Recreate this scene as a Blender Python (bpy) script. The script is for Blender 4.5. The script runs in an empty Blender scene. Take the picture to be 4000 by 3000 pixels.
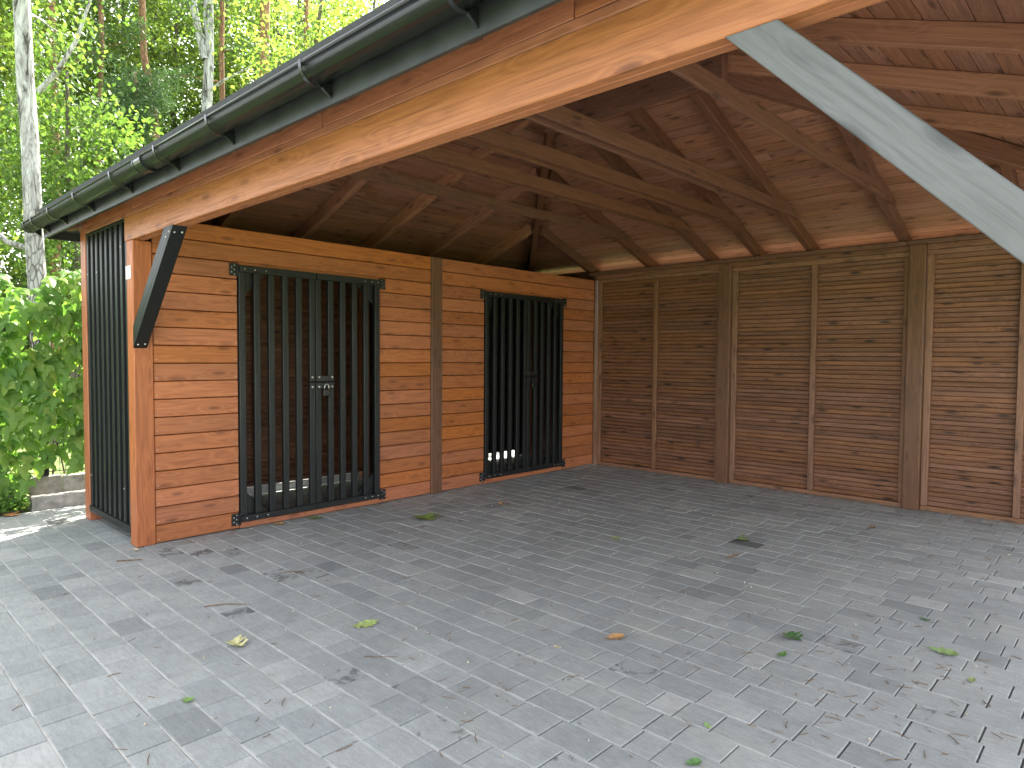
import bpy, bmesh, math, random
import numpy as np
from mathutils import Matrix, Vector

random.seed(7)
rng = np.random.default_rng(11)
S = bpy.context.scene
COL = S.collection

# ------------------------------------------------------------------ camera
CAM = Vector((5.6632, -1.7580, 1.5))
cR = Vector((0.72498, 0.68874, 0.00668))
cU = Vector((-0.03263, 0.02465, 0.99916))
cF = Vector((-0.68800, 0.72459, -0.04034))
cd = bpy.data.cameras.new('camera')
cd.sensor_width = 36
cd.lens = 23.743
cd.clip_start = 0.05
cd.clip_end = 2000
cam = bpy.data.objects.new('camera', cd)
COL.objects.link(cam)
cam.matrix_world = Matrix(((cR.x, cU.x, -cF.x, CAM.x), (cR.y, cU.y, -cF.y, CAM.y), (cR.z, cU.z, -cF.z, CAM.z), (0, 0, 0, 1)))
S.camera = cam

# ------------------------------------------------------------------ sky, sun, exposure
SUN_EL = math.radians(49)
SUN_DIR = Vector((-0.50, 0.866, 0)).normalized() * math.cos(SUN_EL) + Vector((0, 0, math.sin(SUN_EL)))
W = bpy.data.worlds.new('World')
S.world = W
W.use_nodes = True
wn = W.node_tree.nodes
bg = wn['Background']
sky = wn.new('ShaderNodeTexSky')
sky.sky_type = 'NISHITA'
sky.sun_disc = False
sky.sun_elevation = SUN_EL
sky.sun_rotation = math.atan2(SUN_DIR.x, SUN_DIR.y)
sky.air_density = 1.0
sky.dust_density = 3.0
sky.ozone_density = 1.0
desat = wn.new('ShaderNodeHueSaturation')          # sky desaturated so the fill light in the shade is neutral
desat.inputs['Saturation'].default_value = 0.3
W.node_tree.links.new(sky.outputs[0], desat.inputs['Color'])
W.node_tree.links.new(desat.outputs[0], bg.inputs[0])
bg.inputs[1].default_value = 0.15
sl = bpy.data.lights.new('sun', 'SUN')
sl.energy = 5.0
sl.angle = math.radians(0.53)
sl.color = (1.0, 0.94, 0.84)
sun = bpy.data.objects.new('sun', sl)
COL.objects.link(sun)
sun.rotation_euler = (-SUN_DIR).to_track_quat('-Z', 'Y').to_euler()
S.view_settings.view_transform = 'Standard'
S.view_settings.look = 'None'
S.view_settings.gamma = 1
S.view_settings.exposure = 2.8
S.cycles.use_denoising = True
S.cycles.max_bounces = 14
S.cycles.diffuse_bounces = 7
S.cycles.transmission_bounces = 12
S.cycles.glossy_bounces = 3
S.cycles.sample_clamp_indirect = 8.0


# ------------------------------------------------------------------ materials
def newmat(name):
    m = bpy.data.materials.new(name)
    m.use_nodes = True
    nt = m.node_tree
    return m, nt, nt.nodes, nt.links, nt.nodes['Principled BSDF']


def nd(nt, kind, **kw):
    n = nt.nodes.new(kind)
    for k, v in kw.items():
        setattr(n, k, v)
    return n


def ramp(nt, src, stops, interp='LINEAR'):
    r = nt.nodes.new('ShaderNodeValToRGB')
    r.color_ramp.interpolation = interp
    e = r.color_ramp.elements
    while len(e) < len(stops):
        e.new(0.5)
    for i, (p, c) in enumerate(stops):
        e[i].position = p
        e[i].color = (*c, 1) if len(c) == 3 else c
    nt.links.new(src, r.inputs[0])
    return r.outputs[0]


def math_(nt, op, a, b=None, c=None):
    n = nt.nodes.new('ShaderNodeMath')
    n.operation = op
    for i, v in enumerate((a, b, c)):
        if v is None:
            continue
        if isinstance(v, (int, float)):
            n.inputs[i].default_value = v
        else:
            nt.links.new(v, n.inputs[i])
    return n.outputs[0]


def mix(nt, fac, a, b, mode='MIX'):
    n = nt.nodes.new('ShaderNodeMix')
    n.data_type = 'RGBA'
    n.blend_type = mode
    for i, v in ((0, fac), (6, a), (7, b)):
        if isinstance(v, (int, float)):
            n.inputs[i].default_value = v
        elif isinstance(v, tuple):
            n.inputs[i].default_value = (*v, 1)
        else:
            nt.links.new(v, n.inputs[i])
    return n.outputs[2]


def noise(nt, vec, scale, detail=3, rough=0.55, dist=0.0):
    n = nt.nodes.new('ShaderNodeTexNoise')
    n.inputs['Scale'].default_value = scale
    n.inputs['Detail'].default_value = detail
    n.inputs['Roughness'].default_value = rough
    n.inputs['Distortion'].default_value = dist
    nt.links.new(vec, n.inputs['Vector'])
    return n.outputs[0]


def vmul(nt, vec, s):
    n = nt.nodes.new('ShaderNodeVectorMath')
    n.operation = 'MULTIPLY'
    nt.links.new(vec, n.inputs[0])
    n.inputs[1].default_value = s
    return n.outputs[0]


def wood(name, light, dark, knot, rough=0.5, var=0.35, knots=1.0, spec=0.4, grain=1.0, blotch=0.3, bandw=0.42):
    """stained softwood: grain along the local X of every piece, bands bent round knots"""
    m, nt, N, L, P = newmat(name)
    tc = nd(nt, 'ShaderNodeTexCoord')
    oi = nd(nt, 'ShaderNodeObjectInfo')
    cmb = nd(nt, 'ShaderNodeCombineXYZ')
    L.new(math_(nt, 'MULTIPLY', oi.outputs['Random'], 57.3), cmb.inputs[0])
    L.new(math_(nt, 'MULTIPLY', oi.outputs['Random'], 131.7), cmb.inputs[1])
    L.new(math_(nt, 'MULTIPLY', oi.outputs['Random'], 83.1), cmb.inputs[2])
    add = nd(nt, 'ShaderNodeVectorMath', operation='ADD')
    L.new(tc.outputs['Object'], add.inputs[0])
    L.new(cmb.outputs[0], add.inputs[1])
    p = add.outputs[0]
    # knots
    vor = nd(nt, 'ShaderNodeTexVoronoi')
    vor.inputs['Scale'].default_value = 1.0
    vor.inputs['Randomness'].default_value = 0.95
    L.new(vmul(nt, p, (3.2, 11, 11)), vor.inputs['Vector'])
    d = vor.outputs['Distance']
    kmask = ramp(nt, d, [(0.05, (1, 1, 1)), (0.15, (0.6, 0.6, 0.6)), (0.19, (0.25, 0.25, 0.25)), (0.30, (0, 0, 0))])
    kring = ramp(nt, d, [(0.0, (1, 1, 1)), (0.6, (0, 0, 0))], 'EASE')
    # bands
    low = noise(nt, vmul(nt, p, (0.55, 7, 7)), 1.0, 2, 0.5)
    ph = math_(nt, 'ADD', math_(nt, 'MULTIPLY', low, 26.0), math_(nt, 'MULTIPLY', kring, 7.0 * knots))
    band = math_(nt, 'MULTIPLY_ADD', math_(nt, 'SINE', math_(nt, 'MULTIPLY', ph, 2.2)), 0.5, 0.5)
    fine = noise(nt, vmul(nt, p, (2.2, 75, 75)), 1.0, 4, 0.65)
    fine = math_(nt, 'MULTIPLY_ADD', math_(nt, 'SUBTRACT', fine, 0.5), 2.3, 0.5)
    fine.node.use_clamp = True
    blot = noise(nt, vmul(nt, p, (1.6, 5, 5)), 1.0, 3, 0.6)
    g = math_(nt, 'ADD', math_(nt, 'MULTIPLY', band, bandw * grain), math_(nt, 'MULTIPLY', fine, 0.75 * grain))
    g = math_(nt, 'ADD', g, math_(nt, 'MULTIPLY', blot, blotch * 1.6))
    g = math_(nt, 'SUBTRACT', g, 0.32 + blotch * 0.8)
    base = ramp(nt, g, [(0.0, light), (0.55, tuple(0.55 * a + 0.45 * b for a, b in zip(light, dark))), (1.0, dark)])
    base = mix(nt, math_(nt, 'MULTIPLY', kmask, 0.85 * knots), base, knot)
    # each piece took the stain a little differently
    r2 = math_(nt, 'FRACT', math_(nt, 'MULTIPLY', oi.outputs['Random'], 17.77))
    tone = math_(nt, 'MULTIPLY_ADD', r2, var, 1.0 - var * 0.5)
    hsv = nd(nt, 'ShaderNodeHueSaturation')
    L.new(base, hsv.inputs['Color'])
    L.new(tone, hsv.inputs['Value'])
    r3 = math_(nt, 'FRACT', math_(nt, 'MULTIPLY', oi.outputs['Random'], 41.3))
    L.new(math_(nt, 'MULTIPLY_ADD', r3, 0.005, 0.4975), hsv.inputs['Hue'])
    L.new(math_(nt, 'MULTIPLY_ADD', r3, 0.12, 0.92), hsv.inputs['Saturation'])
    L.new(hsv.outputs[0], P.inputs['Base Color'])
    L.new(math_(nt, 'MULTIPLY_ADD', fine, 0.25, rough - 0.1), P.inputs['Roughness'])
    P.inputs['Specular IOR Level'].default_value = spec
    b = nd(nt, 'ShaderNodeBump')
    b.inputs['Strength'].default_value = 0.35
    b.inputs['Distance'].default_value = 0.004
    L.new(math_(nt, 'SUBTRACT', math_(nt, 'MULTIPLY', fine, 0.8), math_(nt, 'MULTIPLY', kmask, 0.5)), b.inputs['Height'])
    L.new(b.outputs[0], P.inputs['Normal'])
    return m


def plain(name, col, rough=0.5, metal=0.0, spec=0.5, nscale=30, namp=0.25, bump=0.0):
    m, nt, N, L, P = newmat(name)
    tc = nd(nt, 'ShaderNodeTexCoord')
    f = noise(nt, tc.outputs['Object'], nscale, 4, 0.6)
    lo = tuple(c * (1 - namp) for c in col)
    hi = tuple(min(1, c * (1 + namp)) for c in col)
    L.new(ramp(nt, f, [(0.3, lo), (0.7, hi)]), P.inputs['Base Color'])
    P.inputs['Roughness'].default_value = rough
    P.inputs['Metallic'].default_value = metal
    P.inputs['Specular IOR Level'].default_value = spec
    if bump:
        b = nd(nt, 'ShaderNodeBump')
        b.inputs['Strength'].default_value = bump
        b.inputs['Distance'].default_value = 0.003
        L.new(f, b.inputs['Height'])
        L.new(b.outputs[0], P.inputs['Normal'])
    return m


def leafmat(name, stops, trans=0.5, rough=0.45, spec=0.3, tcol=(1.35, 1.45, 0.7)):
    """two-sided leaf: reflects and lets light through; 'tone' picks each leaf's own green"""
    m, nt, N, L, P = newmat(name)
    at = nd(nt, 'ShaderNodeAttribute', attribute_name='tone')
    oi = nd(nt, 'ShaderNodeObjectInfo')
    r = math_(nt, 'FRACT', math_(nt, 'ADD', at.outputs['Fac'], oi.outputs['Random']))
    colr = ramp(nt, r, stops)
    L.new(colr, P.inputs['Base Color'])
    P.inputs['Roughness'].default_value = rough
    P.inputs['Specular IOR Level'].default_value = spec
    tr = nd(nt, 'ShaderNodeBsdfTranslucent')
    L.new(mix(nt, 1.0, colr, tcol, 'MULTIPLY'), tr.inputs['Color'])
    ms = nd(nt, 'ShaderNodeMixShader')
    ms.inputs[0].default_value = trans
    L.new(P.outputs[0], ms.inputs[1])
    L.new(tr.outputs[0], ms.inputs[2])
    L.new(ms.outputs[0], N['Material Output'].inputs['Surface'])
    return m


M = {}
M['plank'] = wood('orange_stained_plank', (0.45, 0.147, 0.046), (0.215, 0.062, 0.019), (0.11, 0.030, 0.012), 0.42, 0.26, 0.75)
M['beam'] = wood('orange_stained_timber', (0.37, 0.142, 0.060), (0.18, 0.062, 0.026), (0.11, 0.036, 0.017), 0.45, 0.10, 0.9)
M['post'] = wood('red_brown_stained_post', (0.41, 0.130, 0.045), (0.20, 0.058, 0.021), (0.12, 0.033, 0.014), 0.45, 0.12, 0.6)
M['brown'] = wood('walnut_stained_slat', (0.225, 0.098, 0.047), (0.068, 0.028, 0.014), (0.022, 0.010, 0.007), 0.5, 0.36, 1.2, blotch=0.75)
M['stile'] = wood('light_walnut_stile', (0.26, 0.126, 0.064), (0.11, 0.050, 0.026), (0.05, 0.025, 0.015), 0.5, 0.2, 1.0, blotch=0.5)
M['brownpost'] = wood('walnut_stained_post', (0.165, 0.076, 0.038), (0.075, 0.033, 0.018), (0.060, 0.027, 0.015), 0.45, 0.25, 0.7, blotch=0.5)
M['rafter'] = wood('brown_stained_rafter', (0.155, 0.066, 0.035), (0.068, 0.028, 0.015), (0.040, 0.016, 0.010), 0.5, 0.25, 0.9)
M['palerafter'] = wood('light_brown_rafter', (0.36, 0.162, 0.080), (0.17, 0.072, 0.036), (0.10, 0.040, 0.022), 0.5, 0.2, 1.1)
M['board'] = wood('brown_stained_ceiling_board', (0.29, 0.130, 0.070), (0.120, 0.051, 0.028), (0.075, 0.029, 0.016), 0.5, 0.3, 1.2, blotch=0.55)
M['black'] = wood('black_paint_and_shade_wood', (0.013, 0.0145, 0.014), (0.007, 0.008, 0.008), (0.010, 0.011, 0.011), 0.42, 0.3, 0.5, spec=0.38)
M['grey'] = wood('glare_grey_black_paint', (0.098, 0.100, 0.100), (0.036, 0.038, 0.039), (0.026, 0.028, 0.029), 0.42, 0.1, 0.9, spec=0.5, bandw=0.2)  # same black paint as the other brace, sky glare put into the grey
M['gutter'] = plain('anthracite_gutter_plastic', (0.011, 0.0125, 0.013), 0.22, 0, 0.5, 3, 0.08)
M['fascia'] = plain('black_fascia_paint', (0.022, 0.026, 0.025), 0.42, 0, 0.45, 5, 0.45)
M['roofing'] = plain('dark_roof_felt', (0.04, 0.042, 0.045), 0.85, 0, 0.3, 60, 0.3)
M['iron'] = plain('black_coated_iron', (0.012, 0.012, 0.013), 0.4, 0.2, 0.5, 40, 0.3)
M['zinc'] = plain('zinc_bolt_head', (0.55, 0.54, 0.50), 0.4, 0.8, 0.5, 80, 0.2)
M['white'] = plain('white_plate', (0.78, 0.78, 0.78), 0.4, 0, 0.4, 30, 0.05)
M['concrete'] = plain('weathered_concrete', (0.30, 0.285, 0.255), 0.9, 0, 0.2, 14, 0.35, 0.5)
M['dark'] = plain('dark_lining_and_light_stop', (0.030, 0.018, 0.013), 0.8, 0, 0.2, 10, 0.3)


def paver_mat():
    m, nt, N, L, P = newmat('grey_concrete_paver')
    tc = nd(nt, 'ShaderNodeTexCoord')
    ge = nd(nt, 'ShaderNodeNewGeometry')
    at = nd(nt, 'ShaderNodeAttribute', attribute_name='tone')
    st = nd(nt, 'ShaderNodeAttribute', attribute_name='stain')
    p = ge.outputs['Position']
    base = ramp(nt, at.outputs['Fac'], [(0.0, (0.195, 0.204, 0.196)), (0.3, (0.254, 0.264, 0.252)), (0.7, (0.296, 0.304, 0.288)), (1.0, (0.350, 0.352, 0.330))])
    n1 = noise(nt, p, 9, 4, 0.6)
    n2 = noise(nt, p, 120, 4, 0.8)
    n3 = noise(nt, vmul(nt, p, (14, 55, 20)), 1.0, 4, 0.65)
    n4 = noise(nt, p, 1.1, 3, 0.55)
    v = math_(nt, 'ADD', math_(nt, 'MULTIPLY', n1, 0.45), math_(nt, 'MULTIPLY', n2, 0.8))
    v = math_(nt, 'ADD', v, math_(nt, 'MULTIPLY', n3, 0.65))
    v = math_(nt, 'ADD', v, math_(nt, 'MULTIPLY', n4, 0.4))
    hsv = nd(nt, 'ShaderNodeHueSaturation')
    L.new(base, hsv.inputs['Color'])
    L.new(math_(nt, 'SUBTRACT', v, 0.15), hsv.inputs['Value'])
    # pale grit specks
    sp = ramp(nt, noise(nt, p, 420, 1, 0.5), [(0.70, (0, 0, 0)), (0.76, (1, 1, 1))])
    c = mix(nt, math_(nt, 'MULTIPLY', sp, 0.5), hsv.outputs[0], (0.52, 0.51, 0.48))
    # faint ochre dust
    du = ramp(nt, noise(nt, p, 2.3, 4, 0.65), [(0.52, (0, 0, 0)), (0.72, (1, 1, 1))])
    c = mix(nt, math_(nt, 'MULTIPLY', du, 0.22), c, (0.36, 0.34, 0.26))
    # dark damp blots on single stones
    ns = noise(nt, p, 10, 5, 0.7, 0.8)
    thr = math_(nt, 'SUBTRACT', math_(nt, 'ADD', ns, math_(nt, 'MULTIPLY', st.outputs['Fac'], 0.62)), 0.88)
    bl = ramp(nt, math_(nt, 'MULTIPLY_ADD', thr, 6.0, 0.5), [(0.35, (0, 0, 0)), (0.85, (1, 1, 1))])
    c = mix(nt, math_(nt, 'MULTIPLY', bl, 0.72), c, (0.06, 0.06, 0.056))
    L.new(c, P.inputs['Base Color'])
    P.inputs['Roughness'].default_value = 0.72
    P.inputs['Specular IOR Level'].default_value = 0.42
    b = nd(nt, 'ShaderNodeBump')
    b.inputs['Strength'].default_value = 0.55
    b.inputs['Distance'].default_value = 0.003
    L.new(math_(nt, 'ADD', n2, math_(nt, 'MULTIPLY', n3, 0.8)), b.inputs['Height'])
    L.new(b.outputs[0], P.inputs['Normal'])
    return m


def sand_mat():
    m, nt, N, L, P = newmat('jointing_sand')
    ge = nd(nt, 'ShaderNodeNewGeometry')
    f = noise(nt, ge.outputs['Position'], 6, 5, 0.7)
    f2 = noise(nt, ge.outputs['Position'], 160, 3, 0.7)
    c = ramp(nt, f, [(0.36, (0.20, 0.19, 0.17)), (0.5, (0.46, 0.44, 0.40)), (0.66, (0.58, 0.56, 0.52))])
    L.new(mix(nt, 0.5, c, mix(nt, f2, (0.2, 0.2, 0.18), (0.62, 0.60, 0.55))), P.inputs['Base Color'])
    P.inputs['Roughness'].default_value = 0.95
    P.inputs['Specular IOR Level'].default_value = 0.15
    return m


def grass_mat():
    m, nt, N, L, P = newmat('lawn')
    ge = nd(nt, 'ShaderNodeNewGeometry')
    f = noise(nt, ge.outputs['Position'], 1.2, 5, 0.7)
    f2 = noise(nt, ge.outputs['Position'], 30, 4, 0.7)
    c = mix(nt, f2, ramp(nt, f, [(0.35, (0.05, 0.085, 0.02)), (0.65, (0.13, 0.19, 0.035))]), (0.16, 0.2, 0.05))
    L.new(c, P.inputs['Base Color'])
    P.inputs['Roughness'].default_value = 0.9
    return m


def bark(name, kind):
    m, nt, N, L, P = newmat(name)
    tc = nd(nt, 'ShaderNodeTexCoord')
    p = tc.outputs['Object']
    sep = nd(nt, 'ShaderNodeSeparateXYZ')
    L.new(p, sep.inputs[0])
    z = sep.outputs[2]
    if kind == 'birch':
        f = noise(nt, vmul(nt, p, (9, 9, 2.0)), 1.0, 5, 0.7, 1.2)
        v = nd(nt, 'ShaderNodeTexVoronoi', feature='DISTANCE_TO_EDGE')
        v.inputs['Scale'].default_value = 1.0
        L.new(vmul(nt, p, (17, 17, 5.5)), v.inputs['Vector'])
        crack = ramp(nt, v.outputs['Distance'], [(0.02, (1, 1, 1)), (0.14, (0, 0, 0))])
        hi = ramp(nt, z, [(0.0, (1, 1, 1)), (1.0, (1, 1, 1))])
        ctop = ramp(nt, f, [(0.36, (0.035, 0.032, 0.030)), (0.46, (0.27, 0.265, 0.26)), (0.62, (0.50, 0.50, 0.50))])
        cbot = mix(nt, crack, mix(nt, 0.6, ctop, (0.22, 0.21, 0.19)), (0.05, 0.044, 0.038))
        zz = math_(nt, 'MULTIPLY_ADD', z, 0.2, 0.0)
        fade = ramp(nt, zz, [(0.45, (1, 1, 1)), (1.0, (0.1, 0.1, 0.1))])
        c = mix(nt, fade, ctop, cbot)
    elif kind == 'pine':
        v = nd(nt, 'ShaderNodeTexVoronoi', feature='DISTANCE_TO_EDGE')
        v.inputs['Scale'].default_value = 1.0
        L.new(vmul(nt, p, (16, 16, 5)), v.inputs['Vector'])
        crack = ramp(nt, v.outputs['Distance'], [(0.02, (1, 1, 1)), (0.2, (0, 0, 0))])
        f = noise(nt, vmul(nt, p, (8, 8, 2)), 1.0, 4, 0.65)
        c = ramp(nt, f, [(0.3, (0.20, 0.105, 0.06)), (0.7, (0.36, 0.20, 0.12))])
        c = mix(nt, math_(nt, 'MULTIPLY', crack, 0.75), c, (0.09, 0.055, 0.038))
    else:
        f = noise(nt, vmul(nt, p, (14, 14, 2.5)), 1.0, 5, 0.7)
        c = ramp(nt, f, [(0.3, (0.05, 0.045, 0.035)), (0.7, (0.15, 0.13, 0.095))])
    L.new(c, P.inputs['Base Color'])
    P.inputs['Roughness'].default_value = 0.9
    P.inputs['Specular IOR Level'].default_value = 0.2
    return m


M['paver'] = paver_mat()
M['sand'] = sand_mat()
M['grass'] = grass_mat()
M['birchbark'] = bark('birch_bark', 'birch')
M['pinebark'] = bark('pine_bark', 'pine')
M['darkbark'] = bark('grey_brown_bark', 'oak')
M['leaf_bright'] = leafmat('broad_leaf', [(0.0, (0.075, 0.125, 0.035)), (0.35, (0.11, 0.165, 0.045)), (0.7, (0.145, 0.200, 0.052)), (1.0, (0.18, 0.22, 0.055))], 0.68)
M['leaf_wood'] = leafmat('woodland_leaf', [(0.0, (0.070, 0.115, 0.042)), (0.45, (0.11, 0.160, 0.050)), (0.8, (0.15, 0.20, 0.060)), (1.0, (0.20, 0.24, 0.07))], 0.68)
M['leaf_birch'] = leafmat('birch_leaf', [(0.0, (0.075, 0.135, 0.035)), (0.5, (0.10, 0.170, 0.045)), (1.0, (0.14, 0.205, 0.055))], 0.5)
M['needle'] = leafmat('pine_needle', [(0.0, (0.045, 0.095, 0.045)), (0.5, (0.070, 0.130, 0.058)), (1.0, (0.105, 0.165, 0.065))], 0.35, tcol=(1.1, 1.2, 0.7))
M['creeper'] = leafmat('creeper_leaf', [(0.0, (0.10, 0.205, 0.050)), (0.45, (0.15, 0.265, 0.066)), (0.8, (0.195, 0.305, 0.076)), (1.0, (0.26, 0.34, 0.08))], 0.55, 0.5, 0.25)
M['stem'] = plain('brown_stem', (0.10, 0.07, 0.04), 0.8, 0, 0.2, 40, 0.3)
M['twig'] = plain('dry_twig', (0.16, 0.10, 0.06), 0.85, 0, 0.2, 60, 0.5)
M['grit'] = plain('pale_grit', (0.42, 0.37, 0.28), 0.9, 0, 0.2, 60, 0.4)


# ------------------------------------------------------------------ builders
WM = {}          # world matrix of every object made here


def put(name, me, parent=None, mat=None, mw=None):
    o = bpy.data.objects.new(name, me)
    COL.objects.link(o)
    mw = mw or Matrix.Identity(4)
    if parent is not None:
        o.parent = parent
        o.matrix_parent_inverse = WM[parent.name].inverted()
    o.matrix_basis = mw
    WM[o.name] = mw
    if mat is not None and me is not None and not me.materials:
        me.materials.append(mat)
    return o


def thing(name, label, cat, loc=(0, 0, 0), group=None):
    o = put(name, None, None, None, Matrix.Translation(loc))
    o.empty_display_size = 0.1
    return tag(o, label, cat, group)


def tag(o, label=None, cat=None, group=None, kind=None):
    if label:
        o['label'] = label
    if cat:
        o['category'] = cat
    if group:
        o['group'] = group
    if kind:
        o['kind'] = kind
    return o


def frame(c, ax, ay):
    ax = Vector(ax).normalized()
    ay = Vector(ay)
    ay = (ay - ax * ay.dot(ax)).normalized()
    az = ax.cross(ay)
    return Matrix(((ax.x, ay.x, az.x, c[0]), (ax.y, ay.y, az.y, c[1]), (ax.z, ay.z, az.z, c[2]), (0, 0, 0, 1)))


BOX = {}


def box_mesh(l, w, t, mat, bev=0.003):
    key = (round(l, 3), round(w, 3), round(t, 3), mat.name, bev)
    if key in BOX:
        return BOX[key]
    bm = bmesh.new()
    bmesh.ops.create_cube(bm, size=1)
    bmesh.ops.scale(bm, vec=(l, w, t), verts=bm.verts)
    if bev:
        bmesh.ops.bevel(bm, geom=bm.edges[:], offset=min(bev, 0.3 * min(l, w, t)), segments=1, affect='EDGES')
    me = bpy.data.meshes.new('board')
    bm.to_mesh(me)
    bm.free()
    me.materials.append(mat)
    BOX[key] = me
    return me


def stick(name, parent, a, b, w, t, up, mat, bev=0.003):
    """timber from a to b, w across 'up', t the other way"""
    a, b = Vector(a), Vector(b)
    d = b - a
    return put(name, box_mesh(d.length, w, t, mat, bev), parent, None, frame((a + b) / 2, d, up))


def blk(name, parent, x0, x1, y0, y1, z0, z1, mat, grain='x', bev=0.003):
    """axis-aligned timber with the grain along one axis"""
    c = ((x0 + x1) / 2, (y0 + y1) / 2, (z0 + z1) / 2)
    s = (x1 - x0, y1 - y0, z1 - z0)
    if grain == 'x':
        return put(name, box_mesh(s[0], s[1], s[2], mat, bev), parent, None, frame(c, (1, 0, 0), (0, 1, 0)))
    if grain == 'y':
        return put(name, box_mesh(s[1], s[2], s[0], mat, bev), parent, None, frame(c, (0, 1, 0), (0, 0, 1)))
    return put(name, box_mesh(s[2], s[0], s[1], mat, bev), parent, None, frame(c, (0, 0, 1), (1, 0, 0)))


def prism(name, parent, poly, t, mat, mw):
    """flat outline in local XY, thickness t towards local +Z"""
    n = len(poly)
    v = [(x, y, 0) for x, y in poly] + [(x, y, t) for x, y in poly]
    f = [tuple(range(n))[::-1], tuple(range(n, 2 * n))] + [(i, (i + 1) % n, (i + 1) % n + n, i + n) for i in range(n)]
    me = bpy.data.meshes.new(name)
    me.from_pydata(v, [], f)
    return put(name, me, parent, mat, mw)


def merged(name, parts, mat, parent=None, smooth=False):
    """several (verts, faces) lists that belong to one piece"""
    V, F = [], []
    for v, f in parts:
        k = len(V)
        V += [tuple(q) for q in v]
        F += [tuple(i + k for i in g) for g in f]
    me = bpy.data.meshes.new(name)
    me.from_pydata(V, [], F)
    if smooth:
        for p in me.polygons:
            p.use_smooth = True
    return put(name, me, parent, mat)


def vbox(x0, x1, y0, y1, z0, z1):
    v = [(x, y, z) for z in (z0, z1) for y in (y0, y1) for x in (x0, x1)]
    return v, [(0, 2, 3, 1), (4, 5, 7, 6), (0, 1, 5, 4), (2, 6, 7, 3), (0, 4, 6, 2), (1, 3, 7, 5)]


def tube(path, radii, n=8, cap=True):
    v, f = [], []
    path = [Vector(p) for p in path]
    prev = None
    for i, p in enumerate(path):
        d = (path[min(i + 1, len(path) - 1)] - path[max(i - 1, 0)]).normalized()
        a = prev if prev is not None else (Vector((1, 0, 0)) if abs(d.x) < 0.8 else Vector((0, 1, 0)))
        a = (a - d * a.dot(d)).normalized()
        prev = a
        b = d.cross(a)
        for k in range(n):
            th = 2 * math.pi * k / n
            v.append(p + (a * math.cos(th) + b * math.sin(th)) * radii[i])
    for i in range(len(path) - 1):
        for k in range(n):
            f.append((i * n + k, i * n + (k + 1) % n, (i + 1) * n + (k + 1) % n, (i + 1) * n + k))
    if cap:
        f.append(tuple(range(n))[::-1])
        f.append(tuple(range((len(path) - 1) * n, len(path) * n)))
    return v, f


BOLT = None


def bolt(parent, c, axis, r=0.008, name='bolt'):
    """small domed screw head"""
    global BOLT
    if BOLT is None:
        v, f = [], []
        for k in range(8):
            a = 2 * math.pi * k / 8
            v.append((math.cos(a), math.sin(a), 0))
        for k in range(8):
            a = 2 * math.pi * k / 8
            v.append((0.6 * math.cos(a), 0.6 * math.sin(a), 0.5))
        v.append((0, 0, 0.62))
        for k in range(8):
            f.append((k, (k + 1) % 8, 8 + (k + 1) % 8, 8 + k))
            f.append((8 + k, 8 + (k + 1) % 8, 16))
        BOLT = bpy.data.meshes.new('bolt')
        BOLT.from_pydata(v, [], f)
        BOLT.materials.append(M['zinc'])
    ax = Vector(axis).normalized()
    mw = ax.to_track_quat('Z', 'Y').to_matrix().to_4x4()
    mw = Matrix.Translation(c) @ mw @ Matrix.Scale(r, 4)
    return put(name, BOLT, parent, None, mw)


# ------------------------------------------------------------------ ground
gm = bpy.data.meshes.new('ground')
gm.from_pydata([(-400, -400, -0.03), (400, -400, -0.03), (400, 400, -0.03), (-400, 400, -0.03)], [], [(0, 1, 2, 3)])
tag(put('ground', gm, None, M['grass']), kind='structure')

PX0, PX1, PY0, PY1 = -2.02, 11.0, -7.0, 6.25
pm = bpy.data.meshes.new('paving')
pm.from_pydata([(PX0, PY0, -0.013), (PX1, PY0, -0.013), (PX1, PY1, -0.013), (PX0, PY1, -0.013)], [], [(0, 1, 2, 3)])
paving = tag(put('paving', pm, None, plain('bedding_grit', (0.13, 0.125, 0.115), 0.95, 0, 0.1, 60, 0.4)), kind='structure')


bm_ = bpy.data.meshes.new('bounce_strip')  # unseen strip behind the carport, added to dim and warm the bounced light
bm_.from_pydata([(PX0, 6.25, -0.016), (PX1, 6.25, -0.016), (PX1, 9.5, -0.016), (PX0, 9.5, -0.016)], [], [(0, 1, 2, 3)])
tag(put('bounce_strip', bm_, None, plain('warm_bounce_ground', (0.17, 0.115, 0.07), 0.95, 0, 0.1, 4, 0.4)), kind='structure')


def project(p):
    d = Vector(p) - CAM
    z = d.dot(cF)
    if z < 0.1:
        return None
    f = 23.743 / 36 * 1024
    return 512 + f * d.dot(cR) / z, 384 - f * d.dot(cU) / z, z


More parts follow.
